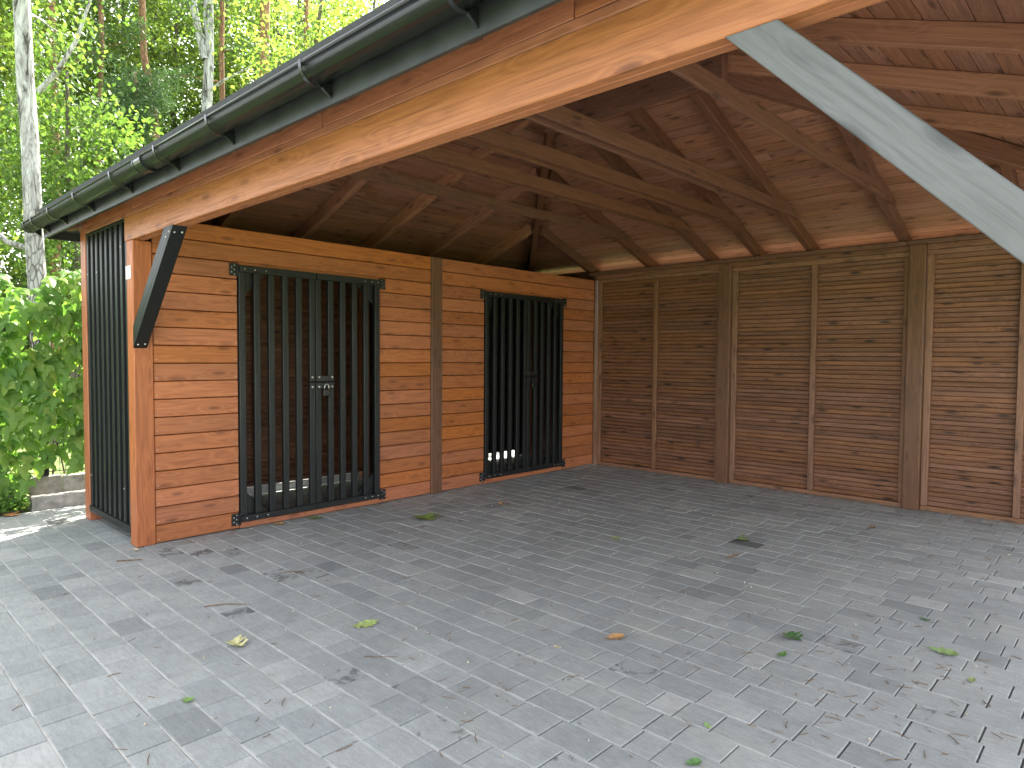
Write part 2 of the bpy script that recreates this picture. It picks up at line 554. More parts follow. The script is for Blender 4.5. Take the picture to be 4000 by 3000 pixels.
STAINS = [((3.302, 3.454), 1.0), ((4.481, 1.969), 0.62), ((3.02, -0.075), 0.62), ((1.806, -0.062), 0.66), ((1.375, 0.551), 0.6), ((0.427, 0.266), 0.72),
          ((1.002, -0.063), 0.58), ((1.599, 0.634), 0.6), ((1.302, 1.517), 0.6), ((3.37, 0.09), 0.5), ((-1.442, -0.287), 0.85), ((0.777, 4.37), 0.7),
          ((0.2, 0.08), 0.62), ((0.62, 0.42), 0.56), ((4.0, 0.9), 0.5), ((3.72, 0.62), 0.52), ((2.1, 1.0), 0.5), ((1.0, 2.3), 0.52), ((0.5, 2.9), 0.5), ((2.0, 2.6), 0.5)]
pavers = []
row, y = 0, 0.215 - 0.168 * 43
while y < PY1 - 0.05:
    x = PX0 + random.uniform(-0.2, 0)
    rs = random.Random(row * 31 + 5)
    last = None
    while x < PX1 - 0.02:
        ln = rs.choices((0.125, 0.168, 0.21, 0.25), (4, 1, 4, 4))[0]
        if ln == last == 0.125:
            ln = 0.25
        last = ln
        x0, x1 = max(x, PX0 + 0.003), min(x + ln, PX1)
        if x1 - x0 > 0.04:
            tone = min(1.0, max(0.0, rs.gauss(0.48, 0.17)))
            if rs.random() < 0.04:
                tone = min(1.0, tone + 0.3)
            st = 0.0
            for (sx, sy), sv in STAINS:
                if x0 <= sx < x1 and y <= sy < y + 0.168:
                    st = sv
            if st == 0 and rs.random() < 0.02:
                st = rs.uniform(0.3, 0.5)
            dz = rs.gauss(0, 0.0008)
            pavers.append((x0, x1, y, y + 0.168, tone, st, dz, rs.uniform(-0.0015, 0.0015), rs.uniform(-0.001, 0.001)))
        x += ln
    y += 0.168
    row += 1


def paver_geo(p):
    x0, x1, y0, y1, tone, st, dz, j1, j2 = p
    g = 0.0037
    c = 0.0035
    x0, x1, y0, y1 = x0 + 0.0026 + j1, x1 - 0.0026 + j2, y0 + g + j2, y1 - g + j1
    v = [(x0, y0, -0.016), (x1, y0, -0.016), (x1, y1, -0.016), (x0, y1, -0.016),
         (x0, y0, -0.0035 + dz), (x1, y0, -0.0035 + dz + j1), (x1, y1, -0.0035 + dz + j2), (x0, y1, -0.0035 + dz),
         (x0 + c, y0 + c, dz), (x1 - c, y0 + c, dz + j1), (x1 - c, y1 - c, dz + j2), (x0 + c, y1 - c, dz)]
    f = [(8, 9, 10, 11)]
    for a in (0, 4):
        for k in range(4):
            f.append((a + k, a + (k + 1) % 4, a + 4 + (k + 1) % 4, a + 4 + k))
    return v, f


def add_attr(me, name, vals):
    a = me.attributes.new(name, 'FLOAT', 'POINT')
    a.data.foreach_set('value', np.asarray(vals, dtype=np.float32))


def seen(p):
    q = project(((p[0] + p[1]) / 2, (p[2] + p[3]) / 2, 0))
    if q is None or not (-25 < q[0] < 1049 and -10 < q[1] < 790):
        return 0
    return (p[1] - p[0]) / q[2] ** 3


order = sorted(range(len(pavers)), key=lambda i: -seen(pavers[i]))
single = [i for i in order[:300] if seen(pavers[i]) > 0]
rest = [i for i in range(len(pavers)) if i not in set(single)]
for i in single:
    v, f = paver_geo(pavers[i])
    cx, cy = (pavers[i][0] + pavers[i][1]) / 2, (pavers[i][2] + pavers[i][3]) / 2
    me = bpy.data.meshes.new('paver')
    me.from_pydata([(a - cx, b - cy, c) for a, b, c in v], [], f)
    add_attr(me, 'tone', [pavers[i][4]] * 12)
    add_attr(me, 'stain', [pavers[i][5]] * 12)
    put('paver', me, paving, M['paver'], Matrix.Translation((cx, cy, 0)))
V, F, T, ST = [], [], [], []
for i in rest:
    v, f = paver_geo(pavers[i])
    k = len(V)
    V += v
    F += [tuple(a + k for a in g) for g in f]
    T += [pavers[i][4]] * 12
    ST += [pavers[i][5]] * 12
me = bpy.data.meshes.new('paver_field')
me.from_pydata(V, [], F)
add_attr(me, 'tone', T)
add_attr(me, 'stain', ST)
tag(put('paver_field', me, paving, M['paver']), kind='stuff')
# sand swept into the long joints, a little uneven
V, F = [], []
for r in range(row + 1):
    yj = 0.215 - 0.168 * 43 + 0.168 * r
    if yj > PY1:
        break
    xs = np.arange(PX0, PX1, 0.09)
    k = len(V)
    for xx in xs:
        zz = -0.0035 + rng.normal() * 0.0009
        w = 0.0042
        V += [(xx, yj - w, zz), (xx, yj + w, zz + rng.normal() * 0.0006)]
    F += [(k + 2 * i, k + 2 * i + 2, k + 2 * i + 3, k + 2 * i + 1) for i in range(len(xs) - 1)]
me = bpy.data.meshes.new('joint_sand')
me.from_pydata(V, [], F)
tag(put('joint_sand', me, paving, M['sand']), kind='stuff')

# ------------------------------------------------------------------ carport
cp = thing('carport', 'timber double carport with slatted side shed, hipped roof and black gutter', 'carport', (2.3, 3.0, 0))
XL, XR, YB = -1.30, 5.90, 5.94
TAN = 0.364
COS = math.cos(math.atan(TAN))
ZB = 2.80                      # underside of the boards over the bearing lines
RD = 0.13                      # rafter depth, measured upright


def post(x0, x1, y0, y1, z1, mat):
    return blk('post', cp, x0, x1, y0, y1, 0.0, z1, mat, 'z', 0.006)


post(-0.14, 0.0, 0.0, 0.14, 2.374, M['post'])
post(-1.37, -1.23, 0.0, 0.14, 2.606, M['post'])
blk('post_cap', cp, -1.40, -1.215, -0.012, 0.15, 2.607, 2.65, M['beam'], 'x')
post(-0.115, 0.006, 2.94, 3.09, 2.57, M['brownpost'])
post(-0.115, 0.006, 5.868, 5.98, 2.57, M['brownpost'])
post(1.855, 2.0, 5.84, 5.98, 2.63, M['brownpost'])
post(3.866, 4.012, 5.84, 5.98, 2.63, M['brownpost'])
post(5.79, 5.93, 5.84, 5.98, 2.63, M['brownpost'])
post(5.79, 5.93, 0.0, 0.14, 2.374, M['post'])
post(-1.37, -1.23, 2.93, 3.07, 2.6, M['post'])
post(-1.37, -1.23, 5.84, 5.98, 2.6, M['post'])

blk('front_beam', cp, -0.175, 6.02, 0.0, 0.046, 2.375, 2.560, M['beam'], 'x', 0.004)
blk('front_beam', cp, -0.172, 6.02, 0.048, 0.095, 2.376, 2.559, M['beam'], 'x', 0.004)
for x0, x1 in ((-0.165, 6.02), (-1.37, -0.17)):
    blk('trim_board', cp, x0, x1, 0.004, 0.09, 2.563, 2.604, M['beam'], 'x', 0.006)
for x0, x1 in ((-1.37, -0.05), (-0.047, 1.28), (1.283, 2.70), (2.703, 4.25), (4.253, 6.02)):
    blk('trim_board', cp, x0, x1, 0.008 + 0.003 * (x0 > 2.5), 0.09, 2.607, 2.70, M['beam'], 'x', 0.004)
blk('side_beam', cp, 5.80, 5.895, 0.15, 5.83, 2.42, 2.66, M['beam'], 'y', 0.004)
blk('side_beam', cp, -1.36, -1.25, 0.145, 5.98, 2.605, 2.665, M['rafter'], 'y', 0.004)


# braces
def brace(pts, y0, y1, mat):
    """outline in x-z, thickness along y"""
    cx = sum(p[0] for p in pts) / len(pts)
    cz = sum(p[1] for p in pts) / len(pts)
    ax = Vector((pts[1][0] - pts[0][0], 0, pts[1][1] - pts[0][1])).normalized()
    up = Vector((0, 1, 0)).cross(ax)       # local Y
    mw = frame((cx, y0, cz), ax, up)
    loc = [(Vector((x - cx, 0, z - cz)).dot(ax), Vector((x - cx, 0, z - cz)).dot(up)) for x, z in pts]
    o = prism('brace', cp, loc, y1 - y0, mat, mw)
    if o.matrix_basis.col[2].xyz.dot(Vector((0, 1, 0))) < 0:
        o.matrix_basis = frame((cx, y1, cz), ax, up)
        WM[o.name] = o.matrix_basis
    bv = o.modifiers.new('edge', 'BEVEL')
    bv.width = 0.004
    bv.segments = 2
    return o


b1 = brace([(0.0, 1.545), (0.835, 2.38), (0.665, 2.38), (0.0, 1.715)], -0.004, 0.094, M['black'])
for p in ((0.76, -0.005, 2.34), (0.70, -0.005, 2.31)):
    bolt(b1, p, (0, -1, 0), 0.007)
for p in ((0.79, 0.022, 2.333), (0.795, 0.07, 2.338), (0.03, 0.022, 1.573), (0.035, 0.07, 1.578)):
    bolt(b1, p, (1, 0, -1), 0.008)
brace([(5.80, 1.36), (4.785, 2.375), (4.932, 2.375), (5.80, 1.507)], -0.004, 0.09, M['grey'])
# small white plate on the corner post
pl = blk('white_plate', cp, -0.137, -0.033, -0.006, -0.001, 2.078, 2.180, M['white'], 'x', 0.002)
blk('plate_mark', pl, -0.095, -0.07, -0.0075, -0.0062, 2.128, 2.136, M['iron'], 'x', 0)

# front black slat panel of the shed
sp = blk('slat_panel', cp, -1.228, -0.142, 0.058, 0.07, 0.10, 2.56, M['black'], 'z')
blk('rail', sp, -1.228, -0.142, 0.004, 0.045, 2.535, 2.560, M['black'], 'x')
blk('rail', sp, -1.228, -0.142, -0.004, 0.056, 0.088, 0.145, M['black'], 'x')
for k in range(9):
    x = -1.226 + k * 0.1285
    blk('slat', sp, x, x + 0.052, 0.008, 0.054, 0.146, 2.534, M['black'], 'z')
for p in ((-1.19, 0.007, 2.2), (-1.19, 0.007, 0.42), (-0.30, 0.007, 2.35), (-0.30, 0.007, 0.42), (-0.93, 0.007, 2.2)):
    bolt(sp, p, (0, -1, 0), 0.007)

# ------------------------------------------------------------------ shed wall towards the bays
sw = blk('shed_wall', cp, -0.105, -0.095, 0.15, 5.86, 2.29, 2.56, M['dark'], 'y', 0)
D1, D2 = (0.815, 2.272), (3.742, 5.185)
PIT = 0.1425


def plank_row(k, y0, y1):
    z0 = 0.005 + k * PIT
    dx = random.uniform(-0.0015, 0.0015)
    return blk('plank', sw, -0.032 + dx, -0.008 + dx, y0 + 0.0015, y1 - 0.0015, z0 + 0.003, z0 + PIT - 0.003, M['plank'], 'y', 0.005)


for k in range(18):
    for a, b, d in ((0.142, 2.938, D1), (3.092, 5.866, D2)):
        if k < 16:
            p = plank_row(k, a, d[0])
            for yy in (a + 0.022, d[0] - 0.02):
                if yy < 3.5 and k % 1 == 0:
                    bolt(p, (-0.007, yy, 0.005 + k * PIT + 0.03), (1, 0, 0), 0.0045, 'nail')
            plank_row(k, d[1], b)
        else:
            plank_row(k, a, b)
for a, b in (D1, D2):
    blk('sill', sw, -0.06, -0.002, a + 0.002, b - 0.002, 0.006, 0.053, M['plank'], 'y')
    blk('lintel', sw, -0.07, -0.012, a, b, 2.262, 2.287, M['plank'], 'y')
    for yy in (a - 0.03, b + 0.0):
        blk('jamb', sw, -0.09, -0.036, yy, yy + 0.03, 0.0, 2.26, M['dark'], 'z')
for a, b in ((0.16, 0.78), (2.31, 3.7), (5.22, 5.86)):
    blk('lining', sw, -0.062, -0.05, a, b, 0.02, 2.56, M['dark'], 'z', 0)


def hinge(door, y, z, side):
    h = blk('hinge', door, -0.006, 0.004, y - 0.034, y + 0.034, z - 0.052, z + 0.052, M['iron'], 'z', 0.002)
    t = tube([(0.006, y + side * 0.036, z - 0.052), (0.006, y + side * 0.036, z + 0.052)], [0.007, 0.007], 8)
    merged('hinge_pin', [t], M['iron'], h)
    for dy, dz in ((-0.016, 0.036), (0.01, 0.018), (-0.012, 0.0), (0.01, -0.022), (-0.014, -0.04)):
        bolt(h, (0.004, y - side * dy - side * 0.006, z + dz), (1, 0, 0), 0.0055)


def leaf_door(y0, y1, side, parent_name='door'):
    d = blk(parent_name, cp, 0.016, 0.042, y0, y1, 0.066, 0.120, M['black'], 'y', 0.003)
    blk('rail', d, 0.016, 0.042, y0, y1, 2.200, 2.258, M['black'], 'y')
    w, n = 0.055, 6
    step = (y1 - y0 - w) / (n - 1)
    for k in range(n):
        ya = y0 + k * step
        blk('slat', d, -0.028, 0.014, ya, ya + w, 0.07, 2.255, M['black'], 'z', 0.004)
    # corner gussets on the hinge side, behind the slats
    for z, s in ((0.07, 1), (2.255, -1)):
        yy, dr = (y0 + 0.002, 1) if side < 0 else (y1 - 0.002, -1)
        poly = [(yy, z), (yy + dr * 0.30, z), (yy, z + s * 0.30)]
        v = [(-0.046, a, b) for a, b in poly] + [(-0.030, a, b) for a, b in poly]
        merged('gusset', [(v, [(0, 1, 2), (5, 4, 3), (0, 3, 4, 1), (1, 4, 5, 2), (2, 5, 3, 0)])], M['black'], d)
    ys = [y0 + 0.04, y0 + 0.13, y0 + 0.23] if side < 0 else [y1 - 0.04, y1 - 0.11, y1 - 0.19]
    for yy in ys:
        bolt(d, (0.042, yy, 0.093), (1, 0, 0), 0.0065)
        bolt(d, (0.042, yy, 2.230), (1, 0, 0), 0.0065)
    hy = y0 - 0.042 if side < 0 else y1 + 0.042
    for z in (2.222, 0.088):
        hinge(d, hy, z, 1 if side < 0 else -1)
    return d


def latch(door, yc, dull=False):
    z = 1.252
    la = blk('latch', door, 0.014, 0.020, yc + 0.012, yc + 0.19, z - 0.058, z + 0.058, M['iron'], 'y', 0.002)
    merged('slide_bar', [tube([(0.028, yc - 0.062, z), (0.028, yc + 0.205, z)], [0.009, 0.009], 8)], M['iron'], la)
    blk('keeper', la, 0.014, 0.021, yc - 0.062, yc - 0.012, z - 0.05, z + 0.05, M['iron'], 'z', 0.002)
    for dy in (-0.037, 0.032, 0.17):
        for dz in (-0.045, 0.045):
            bb = bolt(la, (0.021, yc + dy, z + dz), (1, 0, 0), 0.0115)
            if dull:                      # these bolt heads are painted over
                bb.data = DULL


DULL = BOLT.copy()
DULL.materials.clear()
DULL.materials.append(plain('painted_bolt_head', (0.06, 0.06, 0.058), 0.5, 0.3, 0.5, 60, 0.2))
for (a, b), mid in ((D1, 1.541), (D2, 4.472)):
    leaf_door(a + 0.005, mid - 0.004, -1)
    right = leaf_door(mid + 0.004, b - 0.014, 1)
    latch(right, mid, mid > 3)

# outer slatted wall of the shed, seen through the doors
for a, b in ((0.145, 2.925), (3.075, 5.835)):
    OW = M['brown'] if a < 1 else M['black']  # same brown wall; in the far bay its shade is put into black
    pn = blk('outer_wall_panel', cp, -1.30, -1.255, a, b, 0.10, 0.148, OW, 'y')
    if a > 1:
        blk('skirting', pn, -1.30, -1.28, 5.66, 5.836, 0.005, 0.099, OW, 'y')
    blk('rail', pn, -1.30, -1.255, a, b, 2.53, 2.58, OW, 'y')
    for yb in ((a + 0.03, a + 1.41, b - 0.04) if a < 1 else (a + 0.03, a + 1.4, b - 0.04)):
        blk('batten', pn, -1.285, -1.24, yb - 0.015, yb + 0.015, 0.149, 2.529, M['plank'] if a < 1 else OW, 'z')
    z, k = 0.150, 0
    while z < 2.52:
        blk('slat', pn, -1.312 + random.uniform(-.002, .002), -1.290, a, b, z, z + 0.0474, OW, 'y', 0.006)
        z += 0.048
    blk('backing', pn, -1.33, -1.318, a, b, 0.12, 2.57, M['dark'], 'y', 0)
for k in range(18):
    blk('end_plank', cp, -1.372, -0.10, 5.984, 6.005, 0.002 + k * PIT, 0.002 + (k + 1) * PIT - 0.003, M['rafter'], 'x')
blk('end_plank', cp, -1.372, -0.02, 5.984, 6.005, 0.004 + 18 * PIT, 2.72, M['rafter'], 'x')
blk('end_light_stop', cp, -1.372, -0.02, 6.007, 6.013, 0.0, 2.70, M['dark'], 'x', 0)  # dark sheet added to stop daylight leaking between the end planks
blk('ledge', cp, -1.46, -1.34, 0.16, 2.92, -0.03, 0.085, plain('pale_concrete_ledge', (0.50, 0.50, 0.49), 0.9, 0, 0.2, 14, 0.15), 'y', 0.006)
blk('partition', cp, -1.225, -0.12, 2.99, 3.01, 0.02, 2.56, M['dark'], 'z')

# ------------------------------------------------------------------ back wall: three framed panels of narrow slats
blk('top_plate', cp, -0.11, 2.27, 5.862, 5.975, 2.632, 2.678, M['brownpost'], 'x', 0.004)
blk('top_plate', cp, 2.274, 3.84, 5.862, 5.975, 2.632, 2.678, M['brownpost'], 'x', 0.004)
blk('top_plate', cp, 3.844, 5.94, 5.862, 5.975, 2.632, 2.678, M['brownpost'], 'x', 0.004)
for xa, xb in ((0.012, 1.853), (2.002, 3.864), (4.014, 5.788)):
    blk('head_board', cp, xa, xb, 5.872, 5.97, 2.577, 2.630, M['brown'], 'x', 0.004)
for xa, xb, mul in ((0.030, 1.853, 0.953), (2.002, 3.864, 2.945), (4.014, 5.788, 4.79)):
    pn = blk('back_wall_panel', cp, xa, xb, 5.895, 5.955, 0.002, 0.047, M['stile'], 'x', 0.004)
    blk('rail', pn, xa, xb, 5.895, 5.955, 2.528, 2.574, M['stile'], 'x', 0.004)
    for xm, hw in ((xa + 0.032, 0.030), (mul, 0.028), (xb - 0.024, 0.022)):
        blk('stile', pn, xm - hw, xm + hw, 5.893, 5.932, 0.049, 2.526, M['stile'], 'z', 0.004)
    blk('backing', pn, xa, xb, 5.959, 5.967, 0.03, 2.56, M['dark'], 'x', 0)
    z = 0.050
    while z < 2.52:
        dy = random.uniform(-0.002, 0.002)
        h = 0.0450
        c = ((xa + xb) / 2, 5.945 + dy, z + h / 2)
        tilt = Vector((0, -0.06 + random.uniform(-.05, .05), 1))
        put('slat', box_mesh(xb - xa - 0.01, h, 0.016, M['brown'], 0.0055), pn, None, frame(c, (1, 0, 0), tilt))
        z += 0.0477


# ------------------------------------------------------------------ roof
def zin(d):
    return ZB + TAN * d


RIDGE_Y = YB / 2
HALF = YB / 2
APX0, APX1 = XL + HALF, XR - HALF
OV = 0.21
# covering: hipped shell
zt = 0.03
e = OV + 0.06
rv = []
for dz in (zt, zt + 0.045):
    z0 = zin(-e) + dz
    rv += [(XL - e, -e, z0), (XR + e, -e, z0), (XR + e, YB + e, z0), (XL - e, YB + e, z0), (APX0, RIDGE_Y, zin(HALF) + dz), (APX1, RIDGE_Y, zin(HALF) + dz)]
rf = []
for q in ((0, 1, 5, 4), (1, 2, 5), (2, 3, 4, 5), (3, 0, 4)):
    rf.append(tuple(i + 6 for i in q))
    rf.append(q[::-1])
for i in range(4):
    j = (i + 1) % 4
    rf.append((i, j, j + 6, i + 6))
roof = merged('roof', [(rv, rf)], M['roofing'], cp)

# ceiling boards, row by row on the four slopes
STEP = 0.112


def slope_boards(origin, along, inward, length, lead):
    """boards parallel to 'along'; origin = corner of the bearing lines"""
    o, u, n = Vector(origin), Vector(along), Vector(inward)
    d = -OV + 0.002
    up = (n + Vector((0, 0, TAN))).normalized()
    while d < HALF - 0.01:
        d2 = min(d + STEP, HALF)
        a0, a1 = d + 0.0, length - d
        b0, b1 = d2, length - d2
        gap = 0.0034
        base = o + n * d + Vector((0, 0, zin(d)))
        s = (d2 - d) / COS
        if a1 - a0 > 0.05:
            mid = (a0 + a1) / 2
            mw = frame(base + u * mid, u, up)
            z = mw.col[2].xyz.z
            poly = [(a0 - mid + 0.006, gap), (a1 - mid - 0.006, gap), (max(b1 - mid, b0 - mid + 0.01) - 0.006, s - gap), (b0 - mid + 0.006, s - gap)]
            cuts = []
            if a1 - a0 > 3.2:                       # butt joint somewhere on a long row
                cuts = [random.uniform(-0.3, 0.3) * (a1 - a0 - 2 * (d2 - d)) * 0.8]
            xs = [None] + cuts + [None]
            for i in range(len(xs) - 1):
                pl_ = list(poly)
                if xs[i] is not None:
                    pl_ = [(xs[i] + 0.001, gap), pl_[1], pl_[2], (xs[i] + 0.001, s - gap)]
                if xs[i + 1] is not None:
                    pl_ = [pl_[0], (xs[i + 1] - 0.001, gap), (xs[i + 1] - 0.001, s - gap), pl_[3]]
                prism('ceiling_board', roof, pl_, 0.02 if z > 0 else -0.02, M['board'], mw)
        d = d2


slope_boards((XL, YB, 0), (1, 0, 0), (0, -1, 0), XR - XL, 0)     # back
slope_boards((XL, 0, 0), (1, 0, 0), (0, 1, 0), XR - XL, 0)       # front
slope_boards((XL, 0, 0), (0, 1, 0), (1, 0, 0), YB, 0)            # side over the shed
slope_boards((XR, 0, 0), (0, 1, 0), (-1, 0, 0), YB, 0)           # open side


def rafter(p, inward, d0, d1, name='rafter', w=0.07, depth=RD, drop=0.0015, mat=None):
    n = Vector(inward)
    t = TAN / (n.length)
    a = Vector((p[0], p[1], 0)) + n * d0 + Vector((0, 0, zin(d0) - depth / 2 - drop))
    b = Vector((p[0], p[1], 0)) + n * d1 + Vector((0, 0, zin(d1) - depth / 2 - drop))
    return stick(name, cp, a, b, depth * COS, w, (0, 0, 1), mat or M['rafter'], 0.004)


backx = [-0.12, 0.83, 1.68, 2.28, 2.88, 3.79, 4.75]
for x in backx:
    lim = min(HALF - 0.055, x - XL - 0.07, XR - x - 0.07)
    rafter((x, YB), (0, -1, 0), -0.16, lim)
    rafter((x, 0), (0, 1, 0), -0.16, lim)
for yv in (1.15, 2.02, 2.90, 3.79, 4.72):
    rafter((XL, yv), (1, 0, 0), -0.16, min(yv, YB - yv, HALF) - 0.08, mat=M['palerafter'])
for yv in (1.2, 2.22, 3.04, 4.0, 4.93):
    rafter((XR, yv), (-1, 0, 0), -0.16, min(yv, YB - yv, HALF) - 0.08, depth=0.124, mat=M['palerafter'])
for (x, y), n in (((XL, YB), (1, -1, 0)), ((XL, 0), (1, 1, 0)), ((XR, YB), (-1, -1, 0)), ((XR, 0), (-1, 1, 0))):
    rafter((x, y), n, -0.1, HALF - 0.05, 'hip_rafter', 0.075, 0.16, 0.02)
blk('ridge_beam', cp, 1.58, 3.31, 2.92, 3.02, 3.54, 3.735, M['rafter'], 'x', 0.004)

# collar ties, plank pairs hugging the rafters
TZ0, TZ1 = 2.957, 3.063


def tie(xc):
    e0 = (TZ0 - ZB + 0.03) / TAN
    e1 = (TZ1 - ZB + 0.03) / TAN
    L = YB
    poly = [(e0 - L / 2, TZ0 - 3), (L / 2 - e0, TZ0 - 3), (L / 2 - e1, TZ1 - 3), (e1 - L / 2, TZ1 - 3)]
    mw = frame((xc - 0.014, L / 2, 3.0), (0, 1, 0), (0, 0, 1))
    o = prism('collar_tie', cp, poly, 0.028, M['rafter'], mw)
    bv = o.modifiers.new('edge', 'BEVEL')
    bv.width = 0.003
    bv.segments = 1


for x, sides in ((0.83, (1,)), (1.68, (-1, 1)), (2.28, (-1, 1)), (2.88, (-1, 1)), (3.79, (1,))):
    for s in sides:
        tie(x + s * 0.051)

# fascia boards and black eaves
fz0, fz1 = 2.532, 2.735
XE0, XE1, YE0, YE1 = XL - OV - 0.085, XR + OV + 0.01, -OV - 0.02, YB + OV + 0.02
blk('fascia_board', cp, XE0, XE1, YE0, YE0 + 0.022, fz0, fz1, M['fascia'], 'x')
blk('fascia_board', cp, XE0, XE0 + 0.022, YE0 + 0.024, YE1, fz0, fz1, M['fascia'], 'y')
blk('fascia_board', cp, XE1 - 0.022, XE1, YE0 + 0.024, YE1, fz0, fz1, M['fascia'], 'y')
blk('fascia_board', cp, XE0 + 0.024, XE1 - 0.024, YE1 - 0.022, YE1, 2.60, fz1 + 0.01, M['fascia'], 'x')
blk('soffit', cp, XE0 + 0.024, -1.375, YE0 + 0.026, YE1 - 0.03, 2.60, 2.612, M['fascia'], 'y')
blk('soffit', cp, -1.372, -1.25, 0.15, YE1 - 0.03, 2.667, 2.677, M['fascia'], 'y')

# half-round gutter along the front eave
GY, GZ, GR = -OV - 0.026 - 0.066, 2.652, 0.064
GX0, GX1 = -1.74, 6.3
prof = []
for k in range(15):
    a = math.pi * k / 14
    prof.append((GY - GR * math.cos(a), GZ - GR * math.sin(a)))
inner = [(GY + (p[0] - GY) * 0.95, GZ + (p[1] - GZ) * 0.95) for p in prof]
bead = [(GY - GR + 0.008 * math.cos(t), GZ + 0.006 + 0.008 * math.sin(t)) for t in [2 * math.pi * i / 8 for i in range(8)]]


def extr(profile, x0, x1, closed=True):
    n = len(profile)
    v = [(x0, a, b) for a, b in profile] + [(x1, a, b) for a, b in profile]
    f = [(i, (i + 1) % n, (i + 1) % n + n, i + n) for i in range(n if closed else n - 1)]
    f += [tuple(range(n))[::-1], tuple(range(n, 2 * n))]
    return v, f


shell = prof + inner[::-1]
parts = []
n = len(shell)
v = [(GX0, a, b) for a, b in shell] + [(GX1, a, b) for a, b in shell]
f = [(i, i + n, (i + 1) % n + n, (i + 1) % n) for i in range(n)]
m_ = len(prof)
for s in (0, n):
    for i in range(m_ - 1):
        f.append((s + i, s + i + 1, s + n - 2 - i, s + n - 1 - i))
parts.append((v, f))
parts.append(extr(bead, GX0, GX1))
gutter = merged('gutter', parts, M['gutter'], cp, True)
for xx in (GX0 - 0.004, GX1):
    capp = [(GY + (p[0] - GY) * 1.04, GZ + (p[1] - GZ) * 1.04) for p in prof]
    merged('end_cap', [extr(capp, xx, xx + 0.004)], M['gutter'], gutter)


def bracket(x):
    pts = []
    for k in range(17):
        a = math.pi * k / 16
        pts.append((GY - (GR + 0.004) * math.cos(a), GZ - (GR + 0.004) * math.sin(a)))
    pts = [(GY - GR - 0.004, GZ + 0.016)] + pts
    out = [(GY + (a - GY) * 1.07, GZ + (b - GZ) * 1.05 if b < GZ else b) for a, b in pts]
    prf = pts + out[::-1]
    nn = len(prf)
    v = [(x - 0.010, a, b) for a, b in prf] + [(x + 0.010, a, b) for a, b in prf]
    f = [(i, (i + 1) % nn, (i + 1) % nn + nn, i + nn) for i in range(nn)]
    h = len(pts)
    for s in (0, nn):
        for i in range(h - 1):
            f.append((s + i, s + i + 1, s + nn - 2 - i, s + nn - 1 - i))
    yb = YE0 - 0.001
    tri = [(yb, GZ - 0.005), (yb, GZ - GR - 0.035), (GY + 0.02, GZ - GR * 0.98)]
    tv = [(x - 0.006, a, b) for a, b in tri] + [(x + 0.006, a, b) for a, b in tri]
    merged('bracket', [(v, f), (tv, [(0, 1, 2), (5, 4, 3), (0, 3, 4, 1), (1, 4, 5, 2), (2, 5, 3, 0)])], M['gutter'], gutter)


for x in (-1.66, -1.36, -0.80, -0.06, 0.78, 1.57, 2.28, 3.18, 4.05, 4.95, 5.85):
    bracket(x)
slv = [(GY + (p[0] - GY) * 1.06, GZ + (p[1] - GZ) * 1.06) for p in prof]
merged('joint_sleeve', [extr(slv, 1.20, 1.34)], M['gutter'], gutter, False)
for xx in (1.205, 1.325):
    s2 = [(GY + (p[0] - GY) * 1.10, GZ + (p[1] - GZ) * 1.10) for p in prof]
    merged('sleeve_rim', [extr(s2, xx, xx + 0.012)], M['gutter'], gutter)

# ------------------------------------------------------------------ padlock on the first door
pk = thing('padlock', 'small black padlock hanging from the slide latch of the open-slatted door', 'padlock', (0.036, 1.64, 1.12))
blk('lock_body', pk, 0.026, 0.048, 1.605, 1.675, 1.118, 1.185, M['iron'], 'y', 0.006)
arc = [(0.037, 1.64 + 0.022 * math.cos(t), 1.205 + 0.026 * math.sin(t)) for t in [math.pi * k / 8 for k in range(9)]]
merged('shackle', [tube([(0.037, 1.662, 1.18)] + arc + [(0.037, 1.618, 1.18)], [0.005] * 11, 8)], M['zinc'], pk, True)
pk2 = thing('padlock', 'small black padlock hanging from the slide latch of the dark back door', 'padlock', (0.036, 4.57, 1.12))
blk('lock_body', pk2, 0.026, 0.048, 4.535, 4.605, 1.118, 1.185, M['iron'], 'y', 0.006)
merged('shackle', [tube([(x, y + 2.93, z) for x, y, z in [(0.037, 1.662, 1.18)] + arc + [(0.037, 1.618, 1.18)]], [0.005] * 11, 8)], M['iron'], pk2, True)


